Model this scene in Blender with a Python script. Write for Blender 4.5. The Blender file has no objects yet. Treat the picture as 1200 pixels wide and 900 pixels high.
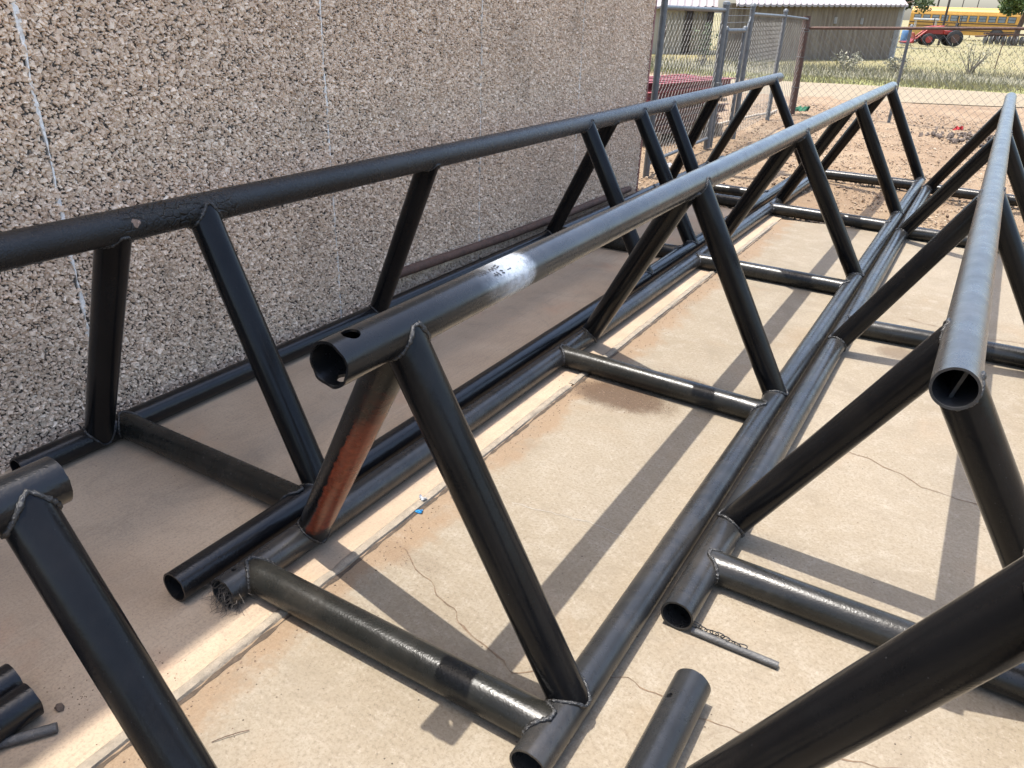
import bpy, bmesh, math, random
import numpy as np
from mathutils import Vector, Matrix, noise as mnoise

R = math.radians
random.seed(7)
rng = np.random.default_rng(11)
scene = bpy.context.scene
col = scene.collection

# ------------------------------------------------------------------ camera, sky, sun, exposure
cd = bpy.data.cameras.new('camera')
cam = bpy.data.objects.new('camera', cd)
col.objects.link(cam)
rt = Vector((0.85415356, 0.51897867, 0.03290661))
up = Vector((-0.25536139, 0.36347561, 0.89592189))
fw = Vector((-0.4530036, 0.77365795, -0.4429911))
cam.matrix_world = Matrix(((rt.x, up.x, -fw.x, 0.0), (rt.y, up.y, -fw.y, 0.0), (rt.z, up.z, -fw.z, 1.6), (0, 0, 0, 1)))
cd.sensor_width = 36.0
cd.lens = 26.94
cd.clip_start = 0.05
cd.clip_end = 3000
scene.camera = cam

SUN = Vector((-0.21, -0.05, 0.955)).normalized()
world = bpy.data.worlds.new('World')
scene.world = world
world.use_nodes = True
wn = world.node_tree
bg = wn.nodes.get('Background') or wn.nodes.new('ShaderNodeBackground')
sky = wn.nodes.new('ShaderNodeTexSky')
sky.sky_type = 'NISHITA'
sky.sun_disc = False
sky.sun_elevation = math.asin(SUN.z)
sky.sun_rotation = math.atan2(SUN.x, SUN.y)
sky.dust_density = 3.0
sky.ozone_density = 0.4
wn.links.new(sky.outputs[0], bg.inputs[0])
bg.inputs[1].default_value = 0.15
sd = bpy.data.lights.new('sun', 'SUN')
sd.energy = 2.5
sd.angle = R(0.5)
sd.color = (1.0, 0.955, 0.89)
so = bpy.data.objects.new('sun', sd)
col.objects.link(so)
so.rotation_euler = (-SUN).to_track_quat('-Z', 'Y').to_euler()
so.location = (0, 0, 20)

vs = scene.view_settings
vs.view_transform = 'Standard'
vs.look = 'None'
vs.exposure = 1.73
vs.gamma = 1.0

# ------------------------------------------------------------------ helpers
class NT:
    """small node-tree builder"""
    def __init__(self, name):
        self.mat = bpy.data.materials.new(name)
        self.mat.use_nodes = True
        self.t = self.mat.node_tree
        self.b = self.t.nodes['Principled BSDF']
    def n(self, kind, **kw):
        nd = self.t.nodes.new('ShaderNode' + kind)
        for k, v in kw.items():
            setattr(nd, k, v)
        return nd
    def l(self, a, b):
        self.t.links.new(a, b)
    def coord(self, scale=(1, 1, 1), out='Object'):
        tc = self.n('TexCoord')
        mp = self.n('Mapping')
        mp.inputs['Scale'].default_value = scale
        self.l(tc.outputs[out], mp.inputs[0])
        return mp.outputs[0]
    def noise(self, scale, detail=4, rough=0.6, vec=None, dist=0.0):
        nd = self.n('TexNoise')
        nd.inputs['Scale'].default_value = scale
        nd.inputs['Detail'].default_value = detail
        nd.inputs['Roughness'].default_value = rough
        nd.inputs['Distortion'].default_value = dist
        if vec is not None:
            self.l(vec, nd.inputs['Vector'])
        return nd.outputs[0]
    def voronoi(self, scale, vec=None, feature='F1', out=0):
        nd = self.n('TexVoronoi', feature=feature)
        nd.inputs['Scale'].default_value = scale
        if vec is not None:
            self.l(vec, nd.inputs['Vector'])
        return nd.outputs[out]
    def ramp(self, fac, stops, interp='LINEAR'):
        nd = self.n('ValToRGB')
        nd.color_ramp.interpolation = interp
        els = nd.color_ramp.elements
        while len(els) < len(stops):
            els.new(0.5)
        for e, (p, c) in zip(els, stops):
            e.position = p
            e.color = (c[0], c[1], c[2], 1) if hasattr(c, '__len__') else (c, c, c, 1)
        self.l(fac, nd.inputs[0])
        return nd.outputs[0]
    def mix(self, fac, a, b, mode='MIX'):
        nd = self.n('MixRGB', blend_type=mode)
        for i, v in enumerate((fac, a, b)):
            if hasattr(v, 'is_linked'):
                self.l(v, nd.inputs[i])
            elif i == 0:
                nd.inputs[0].default_value = v
            else:
                nd.inputs[i].default_value = (v[0], v[1], v[2], 1)
        return nd.outputs[0]
    def math(self, op, a, b=None, c=None, clamp=False):
        nd = self.n('Math', operation=op, use_clamp=clamp)
        for i, v in enumerate((a, b, c)):
            if v is None:
                continue
            if hasattr(v, 'is_linked'):
                self.l(v, nd.inputs[i])
            else:
                nd.inputs[i].default_value = v
        return nd.outputs[0]
    def sstep(self, x, a, b, lo=0.0, hi=1.0):
        nd = self.n('MapRange', interpolation_type='SMOOTHSTEP')
        self.l(x, nd.inputs[0])
        nd.inputs[1].default_value = a
        nd.inputs[2].default_value = b
        nd.inputs[3].default_value = lo
        nd.inputs[4].default_value = hi
        return nd.outputs[0]
    def xyz(self, out='Object'):
        tc = self.n('TexCoord')
        sp = self.n('SeparateXYZ')
        self.l(tc.outputs[out], sp.inputs[0])
        return sp.outputs[0], sp.outputs[1], sp.outputs[2]
    def bump(self, h, strength=0.3, dist=0.01, normal=None):
        nd = self.n('Bump')
        nd.inputs['Strength'].default_value = strength
        nd.inputs['Distance'].default_value = dist
        self.l(h, nd.inputs['Height'])
        if normal is not None:
            self.l(normal, nd.inputs['Normal'])
        self.l(nd.outputs[0], self.b.inputs['Normal'])
        return nd.outputs[0]
    def set(self, **kw):
        for k, v in kw.items():
            s = self.b.inputs[k.replace('_', ' ')]
            if hasattr(v, 'is_linked'):
                self.l(v, s)
            elif hasattr(v, '__len__') and len(v) == 3:
                s.default_value = (*v, 1)
            else:
                s.default_value = v
        return self.mat


def plain(name, c, rough=0.7, metallic=0.0, var=0.25, scale=8.0, bump=0.0, k=0.7):
    c = [x * k for x in c]
    m = NT(name)
    v = m.coord()
    f = m.noise(scale, 5, 0.65, v)
    lo = [x * (1 - var) for x in c]
    hi = [min(1, x * (1 + var)) for x in c]
    m.set(Base_Color=m.ramp(f, [(0.3, lo), (0.7, hi)]), Roughness=rough, Metallic=metallic)
    if bump:
        m.bump(m.noise(scale * 6, 4, 0.6, v), bump, 0.01)
    return m.mat


def tag(o, label=None, cat=None, group=None, kind=None):
    if label: o['label'] = label
    if cat: o['category'] = cat
    if group: o['group'] = group
    if kind: o['kind'] = kind
    return o


def empty(name, loc=(0, 0, 0), rz=0.0):
    o = bpy.data.objects.new(name, None)
    o.empty_display_size = 0.2
    o.location = loc
    o.rotation_euler = (0, 0, rz)
    col.objects.link(o)
    return o


def np_mesh(name, verts, faces, mat, parent=None, smooth=False, loc=None, attr=None, sharp=None):
    """verts (n,3), faces (m,k) equal-sized"""
    verts = np.asarray(verts, dtype=np.float32)
    faces = np.asarray(faces, dtype=np.int32)
    k = faces.shape[1]
    me = bpy.data.meshes.new(name)
    me.vertices.add(len(verts))
    me.vertices.foreach_set('co', verts.ravel())
    me.loops.add(faces.size)
    me.loops.foreach_set('vertex_index', faces.ravel())
    me.polygons.add(len(faces))
    me.polygons.foreach_set('loop_start', np.arange(0, faces.size, k, dtype=np.int32))
    me.polygons.foreach_set('use_smooth', np.full(len(faces), smooth, dtype=bool))
    if attr is not None:
        a = me.attributes.new('rnd', 'FLOAT', 'POINT')
        a.data.foreach_set('value', np.asarray(attr, dtype=np.float32))
    me.update(calc_edges=True)
    me.validate()
    if sharp:
        me.set_sharp_from_angle(angle=R(sharp))
    if mat:
        me.materials.append(mat)
    o = bpy.data.objects.new(name, me)
    col.objects.link(o)
    if parent: o.parent = parent
    if loc is not None: o.location = loc
    return o


class MB:
    """collects shapes into one mesh"""
    def __init__(self):
        self.v = []; self.f = []
    def add(self, vs_, fs):
        n = len(self.v)
        self.v += [tuple(p) for p in vs_]
        self.f += [tuple(i + n for i in f) for f in fs]
        return self
    def box(self, lo, hi, M=None):
        x0, y0, z0 = lo; x1, y1, z1 = hi
        p = [Vector(q) for q in ((x0, y0, z0), (x1, y0, z0), (x1, y1, z0), (x0, y1, z0), (x0, y0, z1), (x1, y0, z1), (x1, y1, z1), (x0, y1, z1))]
        if M: p = [M @ q for q in p]
        return self.add(p, [(3, 2, 1, 0), (4, 5, 6, 7), (0, 1, 5, 4), (1, 2, 6, 5), (2, 3, 7, 6), (3, 0, 4, 7)])
    def tube(self, pts, r, n=8, caps=True):
        pts = [Vector(p) for p in pts]
        rs = r if hasattr(r, '__len__') else [r] * len(pts)
        rings = []
        t0 = (pts[1] - pts[0]).normalized()
        a = t0.orthogonal().normalized()
        for i, p in enumerate(pts):
            t = (pts[min(i + 1, len(pts) - 1)] - pts[max(i - 1, 0)]).normalized()
            a = (a - t * a.dot(t)).normalized()
            b = t.cross(a)
            rings.append([p + (a * math.cos(2 * math.pi * k / n) + b * math.sin(2 * math.pi * k / n)) * rs[i] for k in range(n)])
        vs_ = [q for ring in rings for q in ring]
        fs = []
        for i in range(len(pts) - 1):
            for k in range(n):
                k2 = (k + 1) % n
                fs.append((i * n + k, i * n + k2, (i + 1) * n + k2, (i + 1) * n + k))
        if caps:
            fs.append(tuple(range(n - 1, -1, -1)))
            fs.append(tuple((len(pts) - 1) * n + k for k in range(n)))
        return self.add(vs_, fs)
    def cyl(self, a, b, r, n=16):
        return self.tube([a, b], r, n)
    def prism(self, outline, z0, z1, M=None):
        n = len(outline)
        p = [Vector((x, y, z0)) for x, y in outline] + [Vector((x, y, z1)) for x, y in outline]
        if M: p = [M @ q for q in p]
        fs = [tuple(range(n - 1, -1, -1)), tuple(range(n, 2 * n))]
        fs += [(i, (i + 1) % n, n + (i + 1) % n, n + i) for i in range(n)]
        return self.add(p, fs)
    def build(self, name, mat, parent=None, smooth=None, bevel=0.0, loc=None):
        me = bpy.data.meshes.new(name)
        me.from_pydata(self.v, [], self.f)
        if bevel:
            bm = bmesh.new(); bm.from_mesh(me)
            bmesh.ops.bevel(bm, geom=bm.edges[:], offset=bevel, segments=2, affect='EDGES', profile=0.6)
            bm.to_mesh(me); bm.free()
        me.update()
        if smooth:
            me.polygons.foreach_set('use_smooth', [True] * len(me.polygons))
            me.set_sharp_from_angle(angle=R(smooth))
        if mat: me.materials.append(mat)
        o = bpy.data.objects.new(name, me)
        col.objects.link(o)
        if parent: o.parent = parent
        if loc is not None: o.location = loc
        return o


def dup(o, parent=None):
    c = o.copy(); col.objects.link(c)
    if parent: c.parent = parent
    for ch in o.children:
        dup(ch, c)
    return c

# icosahedron
_t = (1 + 5 ** 0.5) / 2
ICO_V = np.array([(-1, _t, 0), (1, _t, 0), (-1, -_t, 0), (1, -_t, 0), (0, -1, _t), (0, 1, _t), (0, -1, -_t), (0, 1, -_t), (_t, 0, -1), (_t, 0, 1), (-_t, 0, -1), (-_t, 0, 1)], dtype=np.float32)
ICO_V /= np.linalg.norm(ICO_V[0])
ICO_F = np.array([(0, 11, 5), (0, 5, 1), (0, 1, 7), (0, 7, 10), (0, 10, 11), (1, 5, 9), (5, 11, 4), (11, 10, 2), (10, 7, 6), (7, 1, 8), (3, 9, 4), (3, 4, 2), (3, 2, 6), (3, 6, 8), (3, 8, 9), (4, 9, 5), (2, 4, 11), (6, 2, 10), (8, 6, 7), (9, 8, 1)], dtype=np.int32)

def rand_rot(n, axis=None):
    """n random rotation matrices; axis given: spin about that axis with a small tilt"""
    if axis is None:
        q = rng.normal(size=(n, 4)); q /= np.linalg.norm(q, axis=1)[:, None]
    else:
        th = rng.uniform(0, 2 * np.pi, n) / 2
        ax = np.asarray(axis)[None, :] + rng.normal(0, 0.16, (n, 3))
        ax /= np.linalg.norm(ax, axis=1)[:, None]
        q = np.concatenate([np.cos(th)[:, None], np.sin(th)[:, None] * ax], 1)
    w, x, y, z = q.T
    return np.stack([1 - 2 * (y * y + z * z), 2 * (x * y - w * z), 2 * (x * z + w * y), 2 * (x * y + w * z), 1 - 2 * (x * x + z * z), 2 * (y * z - w * x), 2 * (x * z - w * y), 2 * (y * z + w * x), 1 - 2 * (x * x + y * y)], 1).reshape(n, 3, 3)

CHIP_F = np.array([(4, 5, 6), (4, 6, 7), (0, 1, 5), (0, 5, 4), (1, 2, 6), (1, 6, 5), (2, 3, 7), (2, 7, 6), (3, 0, 4), (3, 4, 7)], dtype=np.int32)
CHIP_V = np.array([(0, -1, -1), (0, 1, -1), (0, 1, 1), (0, -1, 1), (1, -.62, -.62), (1, .62, -.62), (1, .62, .62), (1, -.62, .62)], dtype=np.float32)
def chips(name, pos, scl, mat, parent):
    """angular stone chips bedded in a wall whose face looks along +x: ten faces each"""
    n = len(pos)
    V = np.repeat(CHIP_V[None], n, 0)
    V[:, :, 1:] *= 1 + rng.normal(0, 0.20, (n, 8, 2))
    V[:, 4:, 1:] += rng.normal(0, 0.22, (n, 1, 2))
    V[:, 4:, 0] *= 1 + rng.normal(0, 0.42, (n, 4))
    V[:, :4, 0] = -0.9
    V = V * scl[:, None, :]
    M = rand_rot(n, (1, 0, 0))
    V = np.einsum('nij,nkj->nki', M, V) + pos[:, None, :]
    F = (CHIP_F[None] + (np.arange(n) * 8)[:, None, None]).reshape(-1, 3)
    return np_mesh(name, V.reshape(-1, 3), F, mat, parent, attr=np.repeat(rng.random(n), 8))

def stones(name, pos, scl, mat, parent=None, axis=None, jit=0.22):
    """many angular stones in one mesh; pos (n,3), scl (n,3)"""
    n = len(pos)
    V = np.repeat(ICO_V[None], n, 0)
    V = V * (1 + rng.normal(0, jit, (n, 12, 1)))
    V = V * scl[:, None, :]
    M = rand_rot(n, axis)
    V = np.einsum('nij,nkj->nki', M, V) + pos[:, None, :]
    F = (ICO_F[None] + (np.arange(n) * 12)[:, None, None]).reshape(-1, 3)
    return np_mesh(name, V.reshape(-1, 3), F, mat, parent, attr=np.repeat(rng.random(n), 12))

# ------------------------------------------------------------------ materials
def mat_concrete_lit():
    m = NT('tan_concrete')
    v = m.coord()
    x, y, z = m.xyz()
    big = m.noise(1.1, 6, 0.62, v, 0.3)
    mid = m.noise(9.0, 6, 0.7, v)
    fine = m.noise(95.0, 5, 0.75, v)
    c = m.ramp(big, [(0.28, (0.32, 0.262, 0.185)), (0.5, (0.385, 0.325, 0.243)), (0.72, (0.43, 0.372, 0.292))])
    c = m.mix(m.sstep(mid, 0.45, 0.75), c, (0.46, 0.405, 0.325))
    c = m.mix(m.math('MULTIPLY', m.sstep(fine, 0.42, 0.70), 0.70), c, (0.215, 0.165, 0.115))
    grn = m.noise(48.0, 6, 0.85, v)
    c = m.mix(m.math('MULTIPLY', m.sstep(grn, 0.52, 0.66), 0.55), c, (0.55, 0.49, 0.40))
    # trowel streaks across the slab
    st = m.noise(6.0, 5, 0.7, m.coord((0.5, 9, 1)))
    c = m.mix(m.math('MULTIPLY', m.sstep(st, 0.5, 0.75), 0.16), c, (0.52, 0.46, 0.36))
    # orange sand lying along the joint
    wob = m.math('MULTIPLY', m.math('SUBTRACT', m.noise(4.5, 6, 0.7, v), 0.5), 0.42)
    sx = m.math('ADD', x, wob)
    sand = m.sstep(sx, -1.23, -1.33)
    sandc = m.ramp(m.noise(160, 4, 0.8, v), [(0.3, (0.24, 0.145, 0.08)), (0.55, (0.37, 0.24, 0.14)), (0.75, (0.48, 0.36, 0.24))])
    c = m.mix(m.math('MULTIPLY', sand, 0.70), c, sandc)
    # warm sandy blooms
    bl = m.sstep(m.noise(2.3, 4, 0.55, v, 0.6), 0.56, 0.72)
    c = m.mix(m.math('MULTIPLY', bl, 0.30), c, (0.38, 0.27, 0.17))
    mot = m.noise(3.6, 9, 0.78, v, 0.9)
    c = m.mix(m.math('MULTIPLY', m.sstep(mot, 0.49, 0.66), 0.46), c, (0.275, 0.225, 0.165))
    pit = m.voronoi(120.0, v)
    c = m.mix(m.math('MULTIPLY', m.math('LESS_THAN', pit, 0.13), m.sstep(m.noise(11, 3, 0.6, v), 0.47, 0.62)), c, (0.17, 0.125, 0.085))
    # rusty grit swept against the cross pipes
    def spot(px, py, rx, ry, amt, c0):
        dx = m.math('DIVIDE', m.math('SUBTRACT', x, px), rx)
        dy = m.math('DIVIDE', m.math('SUBTRACT', y, py), ry)
        d = m.math('SQRT', m.math('ADD', m.math('MULTIPLY', dx, dx), m.math('MULTIPLY', dy, dy)))
        g = m.noise(210, 5, 0.85, v)
        f = m.math('SUBTRACT', m.math('ADD', m.math('MULTIPLY', g, 1.5), m.math('MULTIPLY', m.noise(14, 4, 0.6, v), 0.6)), m.math('MULTIPLY', d, 0.75))
        return m.mix(m.math('MULTIPLY', m.sstep(f, 0.14, 0.55), amt), c0, (0.115, 0.065, 0.035))
    c = spot(-1.16, 2.97, 0.24, 0.13, 0.9, c)
    c = spot(-0.99, 3.26, 0.17, 0.09, 0.9, c)
    c = spot(-1.25, 1.53, 0.15, 0.05, 0.15, c)
    c = spot(-0.73, 5.28, 0.12, 0.12, 0.7, c)
    c = spot(-0.12, 4.3, 0.13, 0.09, 0.5, c)
    # small dark specks
    sp = m.voronoi(34.0, v)
    spn = m.noise(7, 2, 0.5, v)
    c = m.mix(m.math('MULTIPLY', m.math('LESS_THAN', sp, 0.085), m.sstep(spn, 0.5, 0.62)), c, (0.10, 0.07, 0.05))
    # pale scuffs
    sc = m.sstep(m.noise(26, 6, 0.8, m.coord((1, 0.6, 1)), 1.2), 0.66, 0.8)
    c = m.mix(m.math('MULTIPLY', sc, 0.5), c, (0.56, 0.51, 0.43))
    h = m.math('ADD', m.math('MULTIPLY', fine, 0.5), m.math('MULTIPLY', m.noise(300, 3, 0.7, v), 0.5))
    m.bump(h, 0.35, 0.004)
    return m.set(Base_Color=m.mix(1.0, c, (0.550, 0.540, 0.510), 'MULTIPLY'), Roughness=0.9)

def mat_concrete_wall_side():
    m = NT('brown_concrete')
    v = m.coord()
    big = m.noise(1.3, 6, 0.6, v, 0.4)
    c = m.ramp(big, [(0.3, (0.31, 0.235, 0.17)), (0.52, (0.40, 0.315, 0.235)), (0.72, (0.47, 0.385, 0.295))])
    st = m.noise(5.0, 7, 0.7, m.coord((16, 0.9, 1)), 0.5)
    c = m.mix(m.math('MULTIPLY', m.sstep(st, 0.45, 0.70), 0.40), c, (0.27, 0.215, 0.165))
    mot = m.noise(4.0, 9, 0.8, v, 0.8)
    c = m.mix(m.math('MULTIPLY', m.sstep(mot, 0.47, 0.66), 0.42), c, (0.245, 0.20, 0.155))
    st2 = m.noise(9.0, 6, 0.7, m.coord((9, 0.35, 1)), 0.8)
    c = m.mix(m.math('MULTIPLY', m.sstep(st2, 0.52, 0.75), 0.28), c, (0.52, 0.44, 0.35))
    rd = m.sstep(m.noise(2.7, 4, 0.6, v), 0.56, 0.7)
    c = m.mix(m.math('MULTIPLY', rd, 0.3), c, (0.42, 0.24, 0.15))
    fine = m.noise(120, 5, 0.75, v)
    c = m.mix(m.math('MULTIPLY', m.sstep(fine, 0.42, 0.72), 0.55), c, (0.19, 0.145, 0.11))
    m.bump(fine, 0.25, 0.003)
    return m.set(Base_Color=m.mix(1.0, c, (0.84, 0.805, 0.735), 'MULTIPLY'), Roughness=0.9)

def mat_dirt():
    m = NT('red_tan_dirt')
    v = m.coord()
    a = m.noise(0.9, 6, 0.65, v, 0.4)
    c = m.ramp(a, [(0.28, (0.265, 0.175, 0.105)), (0.5, (0.345, 0.245, 0.155)), (0.7, (0.41, 0.315, 0.215))])
    b = m.noise(14, 6, 0.75, v)
    c = m.mix(m.math('MULTIPLY', m.sstep(b, 0.48, 0.72), 0.55), c, (0.20, 0.13, 0.08))
    f = m.noise(70, 4, 0.8, v)
    c = m.mix(m.math('MULTIPLY', m.sstep(f, 0.5, 0.78), 0.5), c, (0.46, 0.37, 0.265))
    m.bump(m.math('ADD', b, m.math('MULTIPLY', f, 0.5)), 0.7, 0.03)
    return m.set(Base_Color=m.mix(1.0, c, (0.585, 0.56, 0.51), 'MULTIPLY'), Roughness=0.95)

def mat_road():
    m = NT('pale_gravel_road')
    v = m.coord()
    a = m.noise(1.2, 6, 0.7, v)
    c = m.ramp(a, [(0.3, (0.36, 0.30, 0.21)), (0.7, (0.43, 0.37, 0.27))])
    f = m.noise(24, 5, 0.8, v)
    c = m.mix(m.math('MULTIPLY', m.sstep(f, 0.5, 0.75), 0.4), c, (0.27, 0.21, 0.14))
    m.bump(f, 0.4, 0.02)
    return m.set(Base_Color=m.mix(1.0, c, (0.50, 0.47, 0.415), 'MULTIPLY'), Roughness=0.95)

def mat_field():
    m = NT('dry_field')
    v = m.coord()
    a = m.noise(0.22, 6, 0.7, v, 0.5)
    c = m.ramp(a, [(0.3, (0.26, 0.25, 0.10)), (0.5, (0.36, 0.315, 0.14)), (0.7, (0.42, 0.35, 0.18))])
    x, y, z = m.xyz()
    d = m.math('ADD', m.math('SUBTRACT', m.math('SUBTRACT', y, m.math('MULTIPLY', x, 0.365)), 25.1), m.math('MULTIPLY', m.math('SUBTRACT', m.noise(0.6, 5, 0.7, v), 0.5), 5.0))
    c = m.mix(m.sstep(d, 11.0, 6.5), c, m.ramp(m.noise(2.2, 5, 0.7, v), [(0.35, (0.22, 0.21, 0.12)), (0.65, (0.34, 0.31, 0.20))]))
    c = m.mix(m.sstep(d, 4.2, 2.4), c, m.ramp(m.noise(1.6, 5, 0.7, v), [(0.35, (0.25, 0.275, 0.07)), (0.65, (0.38, 0.37, 0.12))]))
    f = m.noise(6, 6, 0.8, v)
    c = m.mix(m.math('MULTIPLY', m.sstep(f, 0.5, 0.75), 0.3), c, (0.30, 0.26, 0.12))
    return m.set(Base_Color=m.mix(1.0, c, (0.5, 0.49, 0.48), 'MULTIPLY'), Roughness=0.95)

STONE_STOPS = [(0.0, (0.40, 0.32, 0.255)), (0.10, (0.50, 0.405, 0.325)), (0.4, (0.57, 0.475, 0.39)), (0.62, (0.61, 0.52, 0.43)), (0.82, (0.66, 0.575, 0.49)), (1.0, (0.72, 0.65, 0.57))]
def mat_stone(single):
    m = NT('crushed_stone_loose' if single else 'crushed_stone')
    if single:
        f = m.n('ObjectInfo').outputs['Random']
    else:
        f = m.n('Attribute', attribute_name='rnd').outputs['Fac']
    c = m.ramp(f, STONE_STOPS)
    # bounced light painted into the stone colour: warmer towards the top, greyer below
    g = m.n('NewGeometry')
    sp = m.n('SeparateXYZ'); m.l(g.outputs['Position'], sp.inputs[0])
    n1 = m.noise(1.6, 5, 0.65, g.outputs['Position'])
    w = m.sstep(m.math('ADD', sp.outputs[2], m.math('MULTIPLY', m.math('SUBTRACT', n1, 0.5), 0.9)), 0.1, 1.15)
    grey = m.n('HueSaturation'); m.l(c, grey.inputs['Color']); grey.inputs['Saturation'].default_value = 0.75; grey.inputs['Value'].default_value = 0.84
    n3 = m.noise(0.9, 4, 0.6, g.outputs['Position'])
    w2 = m.math('MULTIPLY', w, m.sstep(m.math('ADD', m.math('MULTIPLY', sp.outputs[1], -0.22), n3), -0.15, 0.45, 0.45, 1.0))
    c = m.mix(w2, grey.outputs[0], c)
    mp = m.n('Mapping'); m.l(g.outputs['Position'], mp.inputs[0]); mp.inputs['Scale'].default_value = (1, 1.6, 0.5)
    n4 = m.noise(2.2, 7, 0.7, mp.outputs[0], 0.4)
    c = m.mix(m.math('MULTIPLY', m.sstep(n4, 0.50, 0.68), 0.40), c, (0.30, 0.25, 0.205))
    n2 = m.noise(150, 3, 0.6, g.outputs['Position'])
    c = m.mix(m.math('MULTIPLY', m.sstep(n2, 0.5, 0.8), 0.3), c, (0.24, 0.19, 0.15))
    return m.set(Base_Color=m.mix(1.0, c, (1.27, 1.125, 0.96), 'MULTIPLY'), Roughness=0.85)

def mat_mortar():
    m = NT('dark_mortar')
    v = m.coord()
    n1 = m.noise(60, 5, 0.7, v)
    c = m.ramp(n1, [(0.3, (0.035, 0.029, 0.024)), (0.7, (0.10, 0.083, 0.067))])
    vo = m.voronoi(46, v)
    c = m.mix(m.sstep(vo, 0.45, 0.2), c, (0.26, 0.22, 0.18))
    m.bump(m.math('SUBTRACT', 1.0, vo), 0.8, 0.015)
    return m.set(Base_Color=c, Roughness=0.95)

def mat_pipe(name, base, rough, metallic=0.0, scuff=0.25, dust=0.2, bumps=0.12, bscale=220, spec=0.5):
    """painted or bare steel pipe: mottled paint, scratches along it, a film of dust, orange-peel relief"""
    m = NT(name)
    v = m.coord()
    a = m.noise(7, 6, 0.65, v)
    lo = [k * 0.8 for k in base]; hi = [k * 1.25 for k in base]
    c = m.ramp(a, [(0.3, lo), (0.7, hi)])
    sc = m.noise(26, 7, 0.8, m.coord((6, 0.7, 6)), 0.4)
    c = m.mix(m.math('MULTIPLY', m.math('ADD', m.math('MULTIPLY', m.sstep(sc, 0.58, 0.78), 0.6), m.math('MULTIPLY', m.sstep(m.noise(40, 4, 0.7, m.coord((9, 0.5, 9)), 0.2), 0.66, 0.72), 1.2)), scuff, None, True), c, [min(1, k * 2.4 + 0.05) for k in base])
    d = m.noise(3.1, 6, 0.75, v, 0.5)
    c = m.mix(m.math('MULTIPLY', m.sstep(d, 0.42, 0.75), dust), c, (0.26, 0.215, 0.165))
    fl = m.voronoi(60, v)
    c = m.mix(m.math('MULTIPLY', m.math('LESS_THAN', fl, 0.07), m.sstep(m.noise(5, 2, 0.5, v), 0.52, 0.6)), c, [min(0.3, k * 2.5 + 0.02) for k in base])
    rr = m.sstep(m.noise(11, 5, 0.7, v), 0.25, 0.75, rough * 0.78, min(1, rough * 1.3))
    m.bump(m.math('ADD', m.noise(bscale, 3, 0.6, v), m.math('MULTIPLY', m.noise(bscale * 0.22, 3, 0.6, v), 0.8)), bumps, 0.004)
    m.color = c
    m.set(Base_Color=c, Roughness=rr, Metallic=metallic)
    m.b.inputs['Specular IOR Level'].default_value = spec
    return m

BLACK = mat_pipe('black_gloss_paint', (0.0055, 0.0055, 0.006), 0.19, 0.0, 0.05, 0.015, 0.10, 150, spec=0.18)
CROSSM = mat_pipe('dusty_black_paint', (0.011, 0.011, 0.0095), 0.25, 0.0, 0.06, 0.06, 0.19, 170, spec=0.35)
STEEL = mat_pipe('grey_mill_steel', (0.065, 0.067, 0.07), 0.32, 0.65, 0.25, 0.16, 0.10)
STEEL_C = mat_pipe('pale_mill_steel', (0.060, 0.062, 0.066), 0.29, 0.6, 0.30, 0.14, 0.12)
DARKCH = mat_pipe('dark_chord_paint', (0.007, 0.0074, 0.0085), 0.21, 0.1, 0.05, 0.03, 0.22, 130, spec=0.38)
BASECH = mat_pipe('dusty_grey_chord', (0.032, 0.033, 0.034), 0.28, 0.5, 0.2, 0.16, 0.10)
WELD = mat_pipe('weld_metal', (0.055, 0.055, 0.055), 0.25, 0.7, 0.6, 0.05, 1.0, 260).mat

def mat_apex_b(y0):
    """grey pipe, black sprayed near end, a white sprayed band (coordinates along the pipe)"""
    m = mat_pipe('grey_steel_white_band', (0.057, 0.059, 0.062), 0.25, 0.7, 0.22, 0.10, 0.06)
    x, y, z = m.xyz()
    v = m.coord()
    wob = m.math('MULTIPLY', m.math('SUBTRACT', m.noise(9, 5, 0.7, v), 0.5), 0.12)
    yy = m.math('ADD', y, wob)
    c = m.mix(m.sstep(yy, 1.75 - y0, 1.15 - y0, 0, 0.82), m.color, (0.016, 0.0165, 0.018))
    band = m.math('MULTIPLY', m.sstep(yy, 1.47 - y0, 1.63 - y0), m.sstep(yy, 1.735 - y0, 1.675 - y0))
    nz = m.sstep(m.noise(60, 7, 0.85, v), 0.3, 0.6, 0.55, 1.0)
    band = m.math('MULTIPLY', band, nz)
    c = m.mix(band, c, (0.40, 0.43, 0.46))
    met = m.math('MULTIPLY', m.math('SUBTRACT', 1.0, band), 0.7)
    return m.set(Base_Color=c, Metallic=met)

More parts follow.
